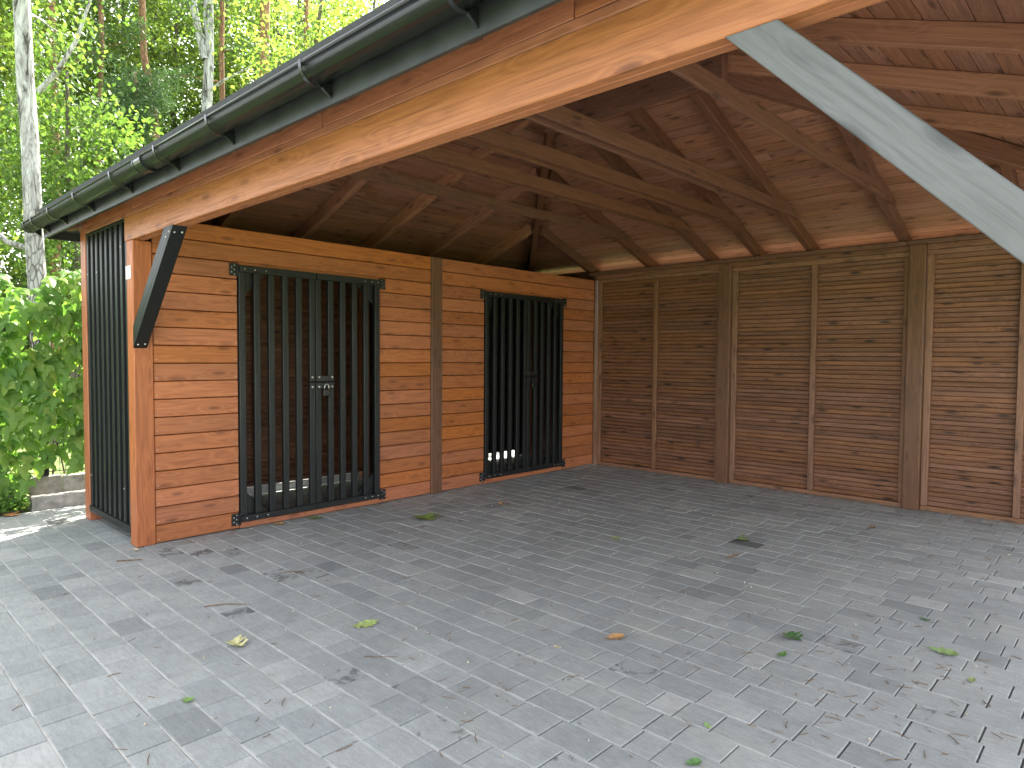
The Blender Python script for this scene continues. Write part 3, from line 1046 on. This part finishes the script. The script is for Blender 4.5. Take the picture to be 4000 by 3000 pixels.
# ------------------------------------------------------------------ leaf clouds
def leaf_cloud(name, pts, size, mat, parent, flat=0.35, aspect=0.6, kind=None, droop=0.0, tone=None):
    """one diamond leaf, folded on its rib, at every point"""
    N = len(pts)
    size = np.broadcast_to(size, (N,)).astype(float)
    nrm = rng.normal(size=(N, 3))
    nrm[:, 2] += flat * 3
    nrm /= np.linalg.norm(nrm, axis=1)[:, None]
    ax = rng.normal(size=(N, 3))
    ax[:, 2] -= droop * 3
    ax -= nrm * (ax * nrm).sum(1)[:, None]
    ax /= np.linalg.norm(ax, axis=1)[:, None]
    sd = np.cross(nrm, ax)
    s = size[:, None]
    k = (aspect * 0.5)
    V = np.empty((N, 4, 3))
    V[:, 0] = pts - ax * s * 0.5
    V[:, 1] = pts + sd * s * k + nrm * s * 0.10
    V[:, 2] = pts + ax * s * 0.5
    V[:, 3] = pts - sd * s * k + nrm * s * 0.10
    me = bpy.data.meshes.new(name)
    me.vertices.add(N * 4)
    me.vertices.foreach_set('co', V.reshape(-1))
    idx = (np.arange(N)[:, None] * 4 + np.array([0, 1, 2, 0, 2, 3])[None]).reshape(-1)
    me.loops.add(N * 6)
    me.loops.foreach_set('vertex_index', idx.astype(np.int32))
    me.polygons.add(N * 2)
    me.polygons.foreach_set('loop_start', (np.arange(N * 2) * 3).astype(np.int32))
    me.polygons.foreach_set('loop_total', np.full(N * 2, 3, dtype=np.int32))
    me.update(calc_edges=True)
    t = rng.random(N) if tone is None else tone
    add_attr(me, 'tone', np.repeat(t, 4))
    o = put(name, me, parent, mat)
    if kind:
        o['kind'] = kind
    return o


def clumps(center, rad, nclump, per, spread):
    """clumped points through an ellipsoid, denser to its rim, with gaps between clumps"""
    u = rng.normal(size=(nclump, 3))
    u /= np.linalg.norm(u, axis=1)[:, None]
    r = rng.random(nclump) ** 0.45
    c = np.array(center) + u * r[:, None] * np.array(rad)
    sc = spread * (0.6 + 0.9 * rng.random(nclump))
    p = np.repeat(c, per, axis=0) + rng.normal(size=(nclump * per, 3)) * np.repeat(sc, per)[:, None] * np.array([1, 1, 0.7])
    return p, c


def trunk_geo(base, top, r0, r1, bend=0.25, seg=10, n=10, seed=0):
    rs = random.Random(seed)
    b, t = Vector(base), Vector(top)
    path, rad = [], []
    ox = oy = 0
    for i in range(seg + 1):
        k = i / seg
        if 0 < i < seg:
            ox += rs.uniform(-bend, bend) * 0.35
            oy += rs.uniform(-bend, bend) * 0.35
        path.append(b.lerp(t, k) + Vector((ox, oy, 0)) * math.sin(math.pi * min(1, k)))
        rad.append(r0 + (r1 - r0) * k + (r0 * 0.25 if i == 0 else 0))
    return path, rad


def limb(path, k, ang, rise, ln, r, seg=4, seed=0):
    rs = random.Random(seed)
    i = min(len(path) - 2, int(k * (len(path) - 1)))
    f = k * (len(path) - 1) - i
    p = path[i].lerp(path[i + 1], f)
    pts, rad = [p], [r]
    d = Vector((math.cos(ang), math.sin(ang), rise))
    for s in range(seg):
        d = (d + Vector((rs.uniform(-.25, .25), rs.uniform(-.25, .25), rs.uniform(-.2, .25)))).normalized()
        p = p + d * ln / seg
        pts.append(p)
        rad.append(r * (1 - (s + 1) / (seg + 0.4)))
    return pts, rad


def tree(name, label, cat, base, height, r0, barkmat, limbs, crown, leafm, lsize, group=None, lean=(0, 0), seed=0, r1=None, bend=0.25, aspect=0.6, droop=0.0, extra=None, nside=10):
    """limbs: count, first height share, length; crown: list of (centre offset, radii, clumps, per, spread)"""
    t = thing(name, label, cat, base, group)
    top = (base[0] + lean[0], base[1] + lean[1], height)
    path, rad = trunk_geo(base, top, r0, r0 * 0.25 if r1 is None else r1, bend, 12, nside, seed)
    parts = [tube(path, rad, nside)]
    rs = random.Random(seed + 100)
    nl, k0, ll = limbs
    tips = []
    for i in range(nl):
        k = k0 + (0.97 - k0) * (i + rs.random()) / max(1, nl)
        lp, lr = limb(path, k, rs.uniform(0, 6.283), rs.uniform(0.1, 0.7), ll * rs.uniform(0.6, 1.1) * (1.15 - 0.6 * k), r0 * 0.32 * (1.2 - k), 5, seed * 50 + i)
        parts.append(tube(lp, lr, 6, False))
        tips += lp[2:]
    if extra:
        for pts, rr in extra:
            parts.append(tube(pts, rr, 8, False))
            tips += [Vector(q) for q in pts[2:]]
    # local origin at the base so that bark runs with the trunk
    bv = Vector(base)
    parts = [([Vector(q) - bv for q in v], f) for v, f in parts]
    o = merged('trunk', parts, barkmat, None, True)
    o.parent = t
    o.matrix_parent_inverse = WM[t.name].inverted()
    o.matrix_basis = Matrix.Translation(base)
    P = []
    for off, radii, nc, per, sp_ in crown:
        p, c = clumps((base[0] + off[0], base[1] + off[1], off[2]), radii, nc, per, sp_)
        P.append(p)
    for q in tips:
        P.append(np.array(q)[None] + rng.normal(size=(60, 3)) * 0.28)
    P = np.concatenate(P)
    leaf_cloud('crown', P, lsize * (0.7 + 0.6 * rng.random(len(P))), leafm, t, 0.3, aspect, None, droop)
    return t


def polar(D, a):
    """ground position at horizontal distance D from the driveway, a degrees round from the hedge side"""
    r = math.radians(a)
    return (CAM.x - D * math.cos(r), CAM.y + D * math.sin(r), -0.03)


# birches
bL = polar(12.3, 11.75)
tree('birch_tree', 'stout old birch with rough grey-white fissured bark rising behind the creeper hedge', 'tree', bL, 13.5, 0.13, M['birchbark'], (9, 0.42, 2.6),
     [((0.3, -0.2, 9.8), (2.6, 2.6, 2.8), 60, 60, 0.30)], M['leaf_birch'], 0.085, 'birch trees', (-0.22, -0.26), 3, 0.09, 0.10, 0.7, 0.6,
     extra=[([(bL[0], bL[1], 5.35), (bL[0] + .22, bL[1] + .2, 5.65), (bL[0] + 0.42, bL[1] + 0.4, 6.1), (bL[0] + 0.65, bL[1] + 0.6, 6.9)], [0.04, 0.034, 0.026, 0.015]),
            ([(bL[0], bL[1], 3.0), (bL[0] - .35, bL[1] - .35, 3.15), (bL[0] - .6, bL[1] - .6, 3.5)], [0.05, 0.04, 0.02]),
            ], nside=16)
bC = polar(18.5, 21.7)
tree('birch_tree', 'slim bright white birch forking into two stems, bare grey branch on one side', 'tree', bC, 15, 0.15, M['birchbark'], (5, 0.6, 2.2),
     [((0.2, 0.2, 12.5), (2.4, 2.4, 2.4), 40, 50, 0.3)], M['leaf_birch'], 0.09, 'birch trees', (0.35, 0.35), 8, 0.09, 0.14, 0.7, 0.6,
     extra=[([(bC[0] + .15, bC[1] + .15, 8.7), (bC[0] + .02, bC[1] + .02, 9.5), (bC[0] - .1, bC[1] - .1, 10.5), (bC[0] - .2, bC[1] - .2, 13)], [0.10, 0.09, 0.08, 0.06]),
            ([(bC[0] + .05, bC[1] + .05, 5.1), (bC[0] + .5, bC[1] + .5, 5.7), (bC[0] + 1.2, bC[1] + 1.1, 6.3)], [0.05, 0.04, 0.015]),
            ([(bC[0] + .05, bC[1] + .05, 7.8), (bC[0] + .5, bC[1] + .45, 8.2), (bC[0] + 1.1, bC[1] + 1.0, 8.6)], [0.045, 0.03, 0.012])], nside=12)


# pines
def needle_crown(t, cl, per, spread, ln):
    c = np.asarray(cl)
    p = np.repeat(c, per, axis=0) + rng.normal(size=(len(c) * per, 3)) * spread * np.array([1, 1, 0.55])
    leaf_cloud('crown', p, ln * (0.7 + 0.6 * rng.random(len(p))), M['needle'], t, 0.1, 0.09)


def pine(label, base, height, r0, lean, seed, boughs, group='tall pines', k0=0.45, r1=None, bend=0.15):
    t = thing('pine_tree', label, 'tree', base, group)
    path, rad = trunk_geo(base, (base[0] + lean[0], base[1] + lean[1], height), r0, r0 * 0.45 if r1 is None else r1, bend, 14, 12, seed)
    parts = [tube(path, rad, 12)]
    rs = random.Random(seed)
    cl = []
    for i in range(boughs):
        k = k0 + (0.98 - k0) * (i + 0.5) / boughs
        a = rs.uniform(0, 6.283)
        ll = (2.6 if height > 9 else 1.15) * (1.25 - k) * rs.uniform(0.8, 1.2)
        lp, lr = limb(path, k, a, rs.uniform(0.0, 0.35), ll, r0 * 0.28, 5, seed * 77 + i)
        parts.append(tube(lp, lr, 6, False))
        for q in lp[2:]:
            for _ in range(4 if height > 9 else 5):
                cl.append((q.x + rs.gauss(0, .22), q.y + rs.gauss(0, .22), q.z + rs.gauss(0, .12)))
    bv = Vector(base)
    parts = [([Vector(q) - bv for q in v], f) for v, f in parts]
    o = merged('trunk', parts, M['pinebark'], None, True)
    o.parent = t
    o.matrix_parent_inverse = WM[t.name].inverted()
    o.matrix_basis = Matrix.Translation(base)
    needle_crown(t, cl, 45 if height > 9 else 40, 0.15, 0.13 if height < 9 else 0.17)
    return t


pine('tall pine with a straight thin orange trunk close behind the stout birch', polar(21, 12.3), 19, 0.125, (0.2, 0.3), 21, 12, k0=0.38)
pine('slender grey-brown pine trunk standing alone beyond the small bushy pine', polar(21.5, 15.1), 17, 0.085, (0.25, 0.2), 22, 7, k0=0.75)
pine('tall pine with a curving orange trunk beside the white birch', polar(22, 19.6), 20, 0.125, (-0.5, -0.3), 23, 9, k0=0.62, bend=0.5)
pine('thin dark-barked pine just behind the forked white birch', polar(23, 22.9), 19, 0.105, (0.1, 0.1), 24, 10, k0=0.5)
pine('thick straight pine with pale orange flaky trunk above the gutter', polar(20, 26.15), 20, 0.145, (0.1, 0.15), 25, 8, k0=0.75, r1=0.11)
pine('distant reddish pine half hidden by oak leaves above the gutter', polar(24, 29.3), 20, 0.12, (0.2, 0.1), 26, 9, k0=0.5)
pine('small bushy dark green pine between the trunks', polar(16.5, 17.2), 7.4, 0.07, (0.1, 0.1), 27, 22, 'young pines', 0.35, 0.02)

# broad-leaved trees
DEC = [
    ('bright yellow-green broadleaf tree with fine trunk left of the small bushy pine', 27, 14.2, 15.0, 2.6),
    ('light green young birch-like tree overhanging behind the creeper hedge', 14.5, 13.6, 6.4, 1.45),
    ('spreading oak with large light green leaves above the roof edge', 15.5, 31.0, 9.6, 2.0),
    ('yellow-green oak behind the thick straight pine', 28, 27.5, 15.5, 2.9),
    ('pale green broadleaf tree between the two white birches', 28, 17.3, 16.0, 2.8),
    ('broadleaf tree with dark limbs beyond the curving orange pine', 29, 20.6, 16.0, 2.8),
    ('deep green broadleaf tree at the far edge beside the stout birch', 19, 8.2, 10.5, 2.0),
    ('dense leafy tree further along the wood edge past the stout birch', 21, 4.0, 12.5, 2.6),
    ('broadleaf tree deep in the wood behind the forked white birch', 30, 24.0, 16.5, 2.8),
    ('tall yellow-green tree rising over the roof ridge', 22, 35.0, 13.0, 2.6),
]
for i, (lab, D, a, h, r) in enumerate(DEC):
    b = polar(D, a)
    nc = int(44 * r)
    low = 0.34 if h > 7 else 0.45
    crown = [((0, 0, h * (low + 1) / 2), (r, r, h * (1 - low) / 2), nc, 62, 0.26 + 0.03 * r)]
    tree('broadleaf_tree', lab, 'tree', b, h, 0.05 + 0.008 * h, M['darkbark'], (10, 0.25, 1.7), crown,
         M['leaf_birch'] if i in (1,) else M['leaf_bright'], 0.10 if D < 17 else 0.15, 'broadleaf trees', (0.2, -0.1), 40 + i, None, 0.3,
         0.62 if i != 1 else 0.7, 0.2 if i != 1 else 0.7)

# the wood behind, a mass nobody could count
NW = 3500
ang = np.radians(rng.uniform(-6, 52, NW))
dist = rng.uniform(32, 44, NW)
hh = rng.random(NW) ** 0.95 * (4 + dist * 0.70)
hh = np.where(ang > math.radians(34), hh * 0.3, hh)      # cut low where the roof hides it, letting sun into the wood
hh[:500] = rng.random(500) * 4.5
dist[:500] = rng.uniform(26, 34, 500)
cw = np.stack([CAM.x - dist * np.cos(ang), CAM.y + dist * np.sin(ang), 0.5 + hh], 1)
per = 85
pw = np.repeat(cw, per, axis=0) + rng.normal(size=(NW * per, 3)) * np.repeat(rng.uniform(0.45, 1.05, NW), per)[:, None] * np.array([1, 1, 0.75])
pw = pw[pw[:, 2] > 0]
tone_w = np.clip(np.repeat(rng.random(NW), per)[:len(pw)] * 0.6 + rng.random(len(pw)) * 0.4, 0, 0.999)
tag(leaf_cloud('woodland', pw, 0.21 * (0.7 + 0.7 * rng.random(len(pw))), M['leaf_wood'], None, 0.25, 0.65, 'stuff', 0.1, tone_w),
    'mass of green foliage filling the wood behind the tree trunks', 'foliage')
# dim trunks inside the wood that still show singly
for i, (D, a, lab) in enumerate(((29, 17.8, 'dark bare trunk deep in the wood above the small bushy pine'), (31, 21.0, 'dim dark trunk in the wood between the curving pine and the white birch'), (30, 25.0, 'dim dark trunk in the wood between the white birch and the thick pine'), (32, 13.2, 'dim dark trunk in the wood between the stout birch and the slender pine'), (27, 29.8, 'dim trunk behind the oak leaves above the roof edge'))):
    b = polar(D, a)
    t = thing('woodland_trunk', lab, 'tree', b, 'dim trunks inside the wood')
    path, rad = trunk_geo(b, (b[0] + random.uniform(-1, 1), b[1] + random.uniform(-1, 1), 17), 0.14, 0.07, 0.4, 12, 8, 300 + i)
    parts = [tube(path, rad, 8)]
    for j in range(4):
        lp, lr = limb(path, 0.4 + 0.13 * j, random.uniform(0, 6.28), 0.5, 2.4, 0.05, 5, 900 + i * 10 + j)
        parts.append(tube(lp, lr, 6, False))
    bv = Vector(b)
    o = merged('trunk', [([Vector(q) - bv for q in v], f) for v, f in parts], M['darkbark'], None, True)
    o.parent = t
    o.matrix_parent_inverse = WM[t.name].inverted()
    o.matrix_basis = Matrix.Translation(b)

# ------------------------------------------------------------------ fence, plinth and kerb at the boundary
pli = thing('concrete_plinth', 'low weathered concrete plinth under the creeper-covered fence', 'plinth', (-2.27, 0, 0))
for y0, y1, dz in ((-6.5, -4.3, 0.0), (-4.29, -2.05, 0.01), (-2.04, 0.02, 0.0), (0.03, 2.25, -0.012), (2.26, 4.5, 0.0), (4.51, 6.8, 0.0)):
    blk('plinth_panel', pli, -2.30, -2.245, y0, y1, -0.03, 0.29 + dz, M['concrete'], 'y', 0.008)
krb = thing('concrete_kerb', 'row of pale concrete kerb stones along the edge of the paving', 'kerb', (-2.09, 0, 0))
for y0, y1 in ((-0.27, 0.72), (0.73, 1.72), (1.73, 2.72), (2.73, 3.72), (3.73, 4.72), (4.73, 5.72)):
    blk('kerb_stone', krb, -2.15, -2.05, y0, y1, -0.03, 0.128, M['concrete'], 'y', 0.012)
fen = thing('mesh_fence', 'dark wire mesh fence panel behind the creeper leaves', 'fence', (-2.27, -0.1, 0.29))
for yy in (-6.4, -4.3, -2.0, -0.115, 2.25, 4.5, 6.7):
    blk('fence_post', fen, -2.295, -2.245, yy - 0.03, yy + 0.03, 0.292, 1.92, M['iron'], 'z')
wires = []
yw = -6.4
while yw < 6.7:
    wires.append(vbox(-2.240, -2.236, yw, yw + 0.004, 0.31, 1.88))
    yw += 0.05 if -2.2 < yw < 0.8 else 0.25
for z in np.arange(0.33, 1.9, 0.2):
    wires.append(vbox(-2.235, -2.229, -6.4, 6.7, z, z + 0.006))
merged('wire_mesh', wires, M['iron'], fen)

# ------------------------------------------------------------------ creeper hedge on the fence
hedge = thing('creeper_hedge', 'thick curtain of lobed green creeper leaves covering the boundary fence', 'hedge', (-2.15, -0.5, 0))


def lobed_leaf(seed):
    """three-pointed creeper leaf, about unit size, stalk at the origin, tip towards -Y, folded along the ribs"""
    rs = random.Random(seed)
    half = [(0.0, 0.10), (0.10, 0.20), (0.27, 0.22), (0.40, 0.06), (0.56, -0.24), (0.40, -0.22), (0.30, -0.28), (0.22, -0.42), (0.22, -0.56), (0.13, -0.74), (0.0, -1.0)]
    left = [(-x, y) for x, y in half[1:-1]]
    pts = half + left[::-1]
    pts = [(x * rs.uniform(0.9, 1.1), y * rs.uniform(0.95, 1.05)) for x, y in pts]
    v = [(x, y, -0.30 * abs(x) ** 1.2 + 0.05 * math.sin(5 * x + 4 * y + seed) - 0.22 * y * y) for x, y in pts]
    rib = [(0, -0.1, 0.01), (0, -0.45, -0.03)]
    n = len(v)
    v += rib
    f = []
    for i in range(n):
        j = (i + 1) % n
        c = n if (v[i][1] + v[j][1]) / 2 > -0.32 else n + 1
        f.append((i, j, c))
    f.append((n, n + 1, 6))
    f.append((n + 1, n, n - 6))
    me = bpy.data.meshes.new('leaf')
    me.from_pydata(v, [], f)
    me.materials.append(M['creeper'])
    add_attr(me, 'tone', [0.0] * len(v))
    for p in me.polygons:
        p.use_smooth = True
    return me, v, f


LEAVES = [lobed_leaf(s) for s in range(5)]


def leaf_frame(pos, s, rs, topness):
    """hanging leaf: blade faces out and up, tip hangs down"""
    out = Vector((1.0, rs.gauss(-0.25, 0.45), rs.gauss(0.6 + 1.2 * topness, 0.35))).normalized()
    down = Vector((rs.gauss(0.25 * topness, 0.25), rs.gauss(0, 0.4), -1))
    ay = (-down)
    ay = (ay - out * ay.dot(out)).normalized()
    ax = ay.cross(out)
    mw = Matrix(((ax.x, ay.x, out.x, pos[0]), (ax.y, ay.y, out.y, pos[1]), (ax.z, ay.z, out.z, pos[2]), (0, 0, 0, 1)))
    return mw @ Matrix.Scale(s, 4)


rs = random.Random(99)
spots = []
for i in range(5200):
    y = rs.uniform(-3.4, 0.62) if i < 3000 else rs.uniform(0.62, 6.3)  # stretch beside the shed is unseen, added to shade the ground there
    z = 0.22 + 2.12 * rs.random() ** 0.9
    lump = 0.07 * math.sin(3.1 * y + 2.3 * z) + 0.05 * math.sin(7 * z - 2 * y)
    if z < 0.42 and y > -0.3:
        continue
    top = max(0.0, (z - 1.95) / 0.4)
    edge = 2.16 + 0.09 * math.sin(5.3 * y) + 0.06 * math.sin(11 * y + 1)
    if z > edge + 0.12:
        continue
    depth = rs.choice((0, 0, 1, 1))
    x = -2.18 + (0.12 + lump) * (1 - depth) + rs.uniform(-0.05, 0.06) + (0.04 * rs.random() if z > 1.9 else 0)
    if y > -0.45 and rs.random() < 0.12 and z < 1.9:
        continue
    spots.append((x, y, z, rs.uniform(0.10, 0.17), top))


def hseen(s):
    q = project(s[:3])
    if q is None or not (-5 < q[0] < 92 and 250 < q[1] < 520):
        return -1
    return s[0] + s[3] * 2


hs = sorted(spots, key=lambda s: -hseen(s))
stuffV, stuffF, stuffT = [], [], []
for i, s in enumerate(hs):
    mw = leaf_frame(s[:3], s[3], rs, s[4])
    me, lv, lf = LEAVES[i % 5]
    if i < 300 and hseen(s) > -1:
        put('leaf', me, hedge, None, mw)
    else:
        k = len(stuffV)
        stuffV += [tuple(mw @ Vector(q)) for q in lv]
        stuffF += [tuple(a + k for a in g) for g in lf]
        stuffT += [rs.random()] * len(lv)
me = bpy.data.meshes.new('leaf_mass')
me.from_pydata(stuffV, [], stuffF)
add_attr(me, 'tone', stuffT)
tag(put('leaf_mass', me, hedge, M['creeper']), kind='stuff')
st = []
for i in range(26):
    y = rs.uniform(-3.2, 0.45)
    pts = [Vector((-2.215, y, 0.30))]
    for k in range(9):
        pts.append(pts[-1] + Vector((rs.uniform(-.02, .02), rs.uniform(-.09, .09), 0.21)))
    st.append(tube(pts, [0.008 - 0.0006 * k for k in range(10)], 5, False))
merged('stem', st, M['stem'], hedge)

# low ground cover creeping over the plinth foot
N = 1100
gy = -0.30 - np.abs(rng.normal(size=N)) * 0.55
gx = -2.13 + rng.normal(size=N) * 0.06
gz = np.abs(rng.normal(size=N)) * 0.10 + 0.015
tag(leaf_cloud('ground_cover', np.stack([gx, gy, gz], 1), 0.045 * (0.7 + 0.6 * rng.random(N)), M['creeper'], None, 0.5, 0.9, 'stuff'),
    'small round-leaved ground cover creeping along the foot of the plinth', 'ground cover')


# ------------------------------------------------------------------ fallen leaves on the paving
def fallen(label, x, y, s, col, rot, shape, seed, curl=0.25, up=0.0):
    rs = random.Random(seed)
    if shape == 'maple':
        key = [(0, 0.05), (0.22, 0.1), (0.5, -0.02), (0.42, -0.22), (0.72, -0.42), (0.48, -0.5), (0.5, -0.72), (0.24, -0.62), (0.14, -0.8), (0.0, -1.05)]
    elif shape == 'oak':
        key = [(0, 0.05), (0.10, -0.05), (0.20, -0.14), (0.14, -0.25), (0.32, -0.36), (0.22, -0.48), (0.38, -0.62), (0.24, -0.72), (0.22, -0.88), (0.0, -1.0)]
    else:
        key = [(0, 0.05), (0.12, -0.1), (0.22, -0.3), (0.25, -0.5), (0.18, -0.75), (0.0, -1.0)]
    pts = key + [(-a, b) for a, b in key[1:-1]][::-1]
    pts = [(a * rs.uniform(0.85, 1.15), b * rs.uniform(0.93, 1.07)) for a, b in pts]
    n = len(pts)
    v = [(a, b + 0.5, curl * (a * a + 0.6 * (b + 0.5) ** 2) + 0.05 * rs.random()) for a, b in pts]
    v += [(0, 0.1, 0.02), (0, -0.25, 0.02)]
    f = []
    for i in range(n):
        j = (i + 1) % n
        f.append((i, j, n if (pts[i][1] + pts[j][1]) / 2 > -0.45 else n + 1))
    f.append((n, n + 1, len(key) // 2 + 1))
    f.append((n + 1, n, n - len(key) // 2))
    # stalk
    k = len(v)
    v += [(-0.012, 0.55, 0.03), (0.012, 0.55, 0.03), (0.06, 0.85, 0.06), (0.045, 0.86, 0.06)]
    f.append((k, k + 1, k + 2, k + 3))
    v = [(a * s, b * s, c * s) for a, b, c in v]
    zmin = min(q[2] for q in v)
    me = bpy.data.meshes.new('fallen_leaf')
    me.from_pydata(v, [], f)
    m, nt, NN, L, P = newmat('fallen_leaf')
    tc = nd(nt, 'ShaderNodeTexCoord')
    ff = noise(nt, tc.outputs['Object'], 40, 4, 0.6)
    L.new(ramp(nt, ff, [(0.3, tuple(c * 0.7 for c in col)), (0.7, tuple(min(1, c * 1.25) for c in col))]), P.inputs['Base Color'])
    P.inputs['Roughness'].default_value = 0.6
    o = put('fallen_leaf', me, None, m, Matrix.Translation((x, y, 0.004 - zmin)) @ Matrix.Rotation(rot, 4, 'Z') @ Matrix.Rotation(up, 4, 'X'))
    return tag(o, label, 'leaf', 'leaves fallen on the paving')


LF = [
    ('large fresh green maple leaf on the paving before the middle post', 0.872, 2.181, 0.23, (0.16, 0.24, 0.05), 0.6, 'maple', 0.3),
    ('small dark curled leaf beside the large green maple leaf', 1.06, 2.25, 0.07, (0.06, 0.07, 0.03), 2.1, 'plain', 0.9),
    ('light yellow-green oak leaf lying flat on open paving', 2.524, 0.376, 0.17, (0.34, 0.42, 0.13), 2.2, 'oak', 0.1),
    ('crumpled pale yellow leaf on open paving', 2.285, -0.238, 0.105, (0.46, 0.43, 0.20), 1.0, 'maple', 0.7),
    ('dry tan oak leaf on the paving in mid yard', 3.623, 1.21, 0.13, (0.50, 0.27, 0.11), 2.0, 'oak', 0.35),
    ('green leaf scrap next to the black paver', 3.28, 3.54, 0.11, (0.12, 0.17, 0.05), 1.5, 'maple', 0.6),
    ('dark green curled leaf beside the half-blackened paver', 4.313, 1.87, 0.10, (0.05, 0.11, 0.03), 0.4, 'maple', 0.5),
    ('light green two-lobed leaf towards the open side', 4.934, 2.24, 0.15, (0.20, 0.29, 0.10), 0.8, 'oak', 0.4),
    ('green leaf lying before the slatted door sill', 0.109, 1.466, 0.16, (0.13, 0.18, 0.05), 1.7, 'oak', 0.3),
    ('orange-brown dry leaf at the foot of the slatted door', 0.08, 1.127, 0.13, (0.48, 0.26, 0.08), 1.6, 'oak', 0.4),
    ('cream-coloured curled leaf at the corner post foot', 0.075, -0.03, 0.08, (0.52, 0.42, 0.28), 0.7, 'plain', 0.7),
    ('orange dry leaf by the ground cover at the plinth', -1.93, -0.442, 0.13, (0.42, 0.17, 0.06), 1.4, 'maple', 0.4),
    ('small fresh green rounded leaf in the foreground', 4.396, 0.75, 0.055, (0.26, 0.40, 0.12), 0.2, 'plain', 0.3),
    ('torn dark green leaf at the front of the paving', 4.479, 0.482, 0.075, (0.10, 0.20, 0.06), 1.9, 'oak', 0.5),
    ('tiny pale beige leaf near the dry tan oak leaf', 3.482, 0.895, 0.055, (0.50, 0.40, 0.26), 0.9, 'plain', 0.6),
    ('tiny green clover sprig in a paving joint', 2.678, -0.641, 0.045, (0.16, 0.28, 0.06), 0.0, 'maple', 0.2),
    ('small light green leaf deep in the bay', 2.49, 2.839, 0.08, (0.24, 0.30, 0.10), 0.3, 'maple', 0.3),
    ('orange-brown twisted leaf deep in the bay before the dark door', 0.946, 3.08, 0.10, (0.40, 0.22, 0.10), 0.9, 'maple', 0.8),
    ('small dark green leaf towards the back wall', 4.76, 2.666, 0.07, (0.05, 0.13, 0.03), 0.5, 'plain', 0.5),
    ('narrow green leaf among litter near the half-blackened paver', 4.348, 1.629, 0.09, (0.10, 0.20, 0.05), 2.4, 'plain', 0.4),
    ('brown leaf scrap below the back wall panel', 3.9, 4.75, 0.10, (0.20, 0.13, 0.06), 2.4, 'oak', 0.5),
    ('yellowish green leaf near the open side', 5.095, 1.982, 0.07, (0.25, 0.30, 0.08), 2.4, 'plain', 0.4),
]
for i, (lab, x, y, s, c, r, sh, cu) in enumerate(LF):
    fallen(lab, x, y, s * 0.88, c, r + 0.8, sh, 500 + i, cu)


def twig(label, pts, r):
    o = merged('twig', [tube([(x, y, r + 0.002 + dz) for x, y, dz in pts], [r, r * 0.9, r * 0.6], 6)], M['twig'])
    return tag(o, label, 'twig', 'twigs fallen on the paving')


twig('thin straight dry twig lying across a dark paver', [(1.62, -0.14, 0), (1.68, -0.04, 0.003), (1.76, 0.05, 0)], 0.0035)
twig('short tan twig in front of the corner post', [(0.28, -0.22, 0), (0.33, -0.15, 0.002), (0.37, -0.08, 0)], 0.005)
twig('dark crooked twig below the black paver', [(3.40, 2.98, 0), (3.43, 3.06, 0.008), (3.42, 3.14, 0)], 0.007)
twig('pale straw-like twig beside a damp paver near the slatted door', [(1.36, 0.50, 0), (1.40, 0.56, 0.002), (1.45, 0.62, 0)], 0.003)
twig('thin reddish twig in the middle of the yard', [(2.86, 0.14, 0), (2.93, 0.19, 0.004), (2.98, 0.25, 0)], 0.002)

# crumbs, needles and grit, uncountable
N = 620
lx, ly = rng.uniform(-0.2, 5.6, N), rng.uniform(-1.2, 5.6, N)
keep = rng.random(N) < 0.25 + 0.75 * np.clip((lx - 1.0) / 4.0, 0, 1)
lx, ly = lx[keep], ly[keep]
# more of it has blown up against the wall feet
lx = np.concatenate([lx, 0.01 + np.abs(rng.normal(size=110)) * 0.07, rng.uniform(0.1, 5.6, 170), rng.normal(4.8, 0.35, 60)])
ly = np.concatenate([ly, rng.uniform(0.2, 5.7, 110), 5.86 - np.abs(rng.normal(size=170)) * 0.10, rng.normal(1.6, 0.4, 60)])
parts = []
for a, b in zip(lx, ly):
    th = rng.uniform(0, 6.28)
    ln = rng.uniform(0.008, 0.035)
    w = rng.uniform(0.0007, 0.0018)
    d = np.array([math.cos(th), math.sin(th)])
    e2 = np.array([-d[1], d[0]])
    p0 = np.array([a, b])
    bend = e2 * rng.normal() * 0.004
    q = [p0 - d * ln, p0 + bend, p0 + d * ln]
    v = []
    for c in q:
        v += [(*(c - e2 * w), 0.003), (*(c + e2 * w), 0.003), (*c, 0.003 + 2 * w)]
    f = []
    for s in (0, 3):
        f += [(s, s + 3, s + 5, s + 2), (s + 2, s + 5, s + 4, s + 1)]
    parts.append((v, f))
lit = merged('needle_litter', parts, M['twig'])
tag(lit, 'scattered dry needles and twig bits on the paving', 'litter', kind='stuff')
parts = []
for k in range(900):
    a, b = rng.uniform(0, 5.6), rng.uniform(-1.2, 4.8)
    r = rng.uniform(0.0012, 0.0045) if k % 9 else rng.uniform(0.005, 0.008)
    z = 0.002
    v = [(a + r, b, z), (a, b + r, z), (a - r, b, z), (a, b - r, z), (a, b, z + r * 1.4)]
    parts.append((v, [(0, 1, 4), (1, 2, 4), (2, 3, 4), (3, 0, 4)]))
tag(merged('grit', parts, M['grit']), 'pale grit crumbs strewn over the paving', 'grit', kind='stuff')
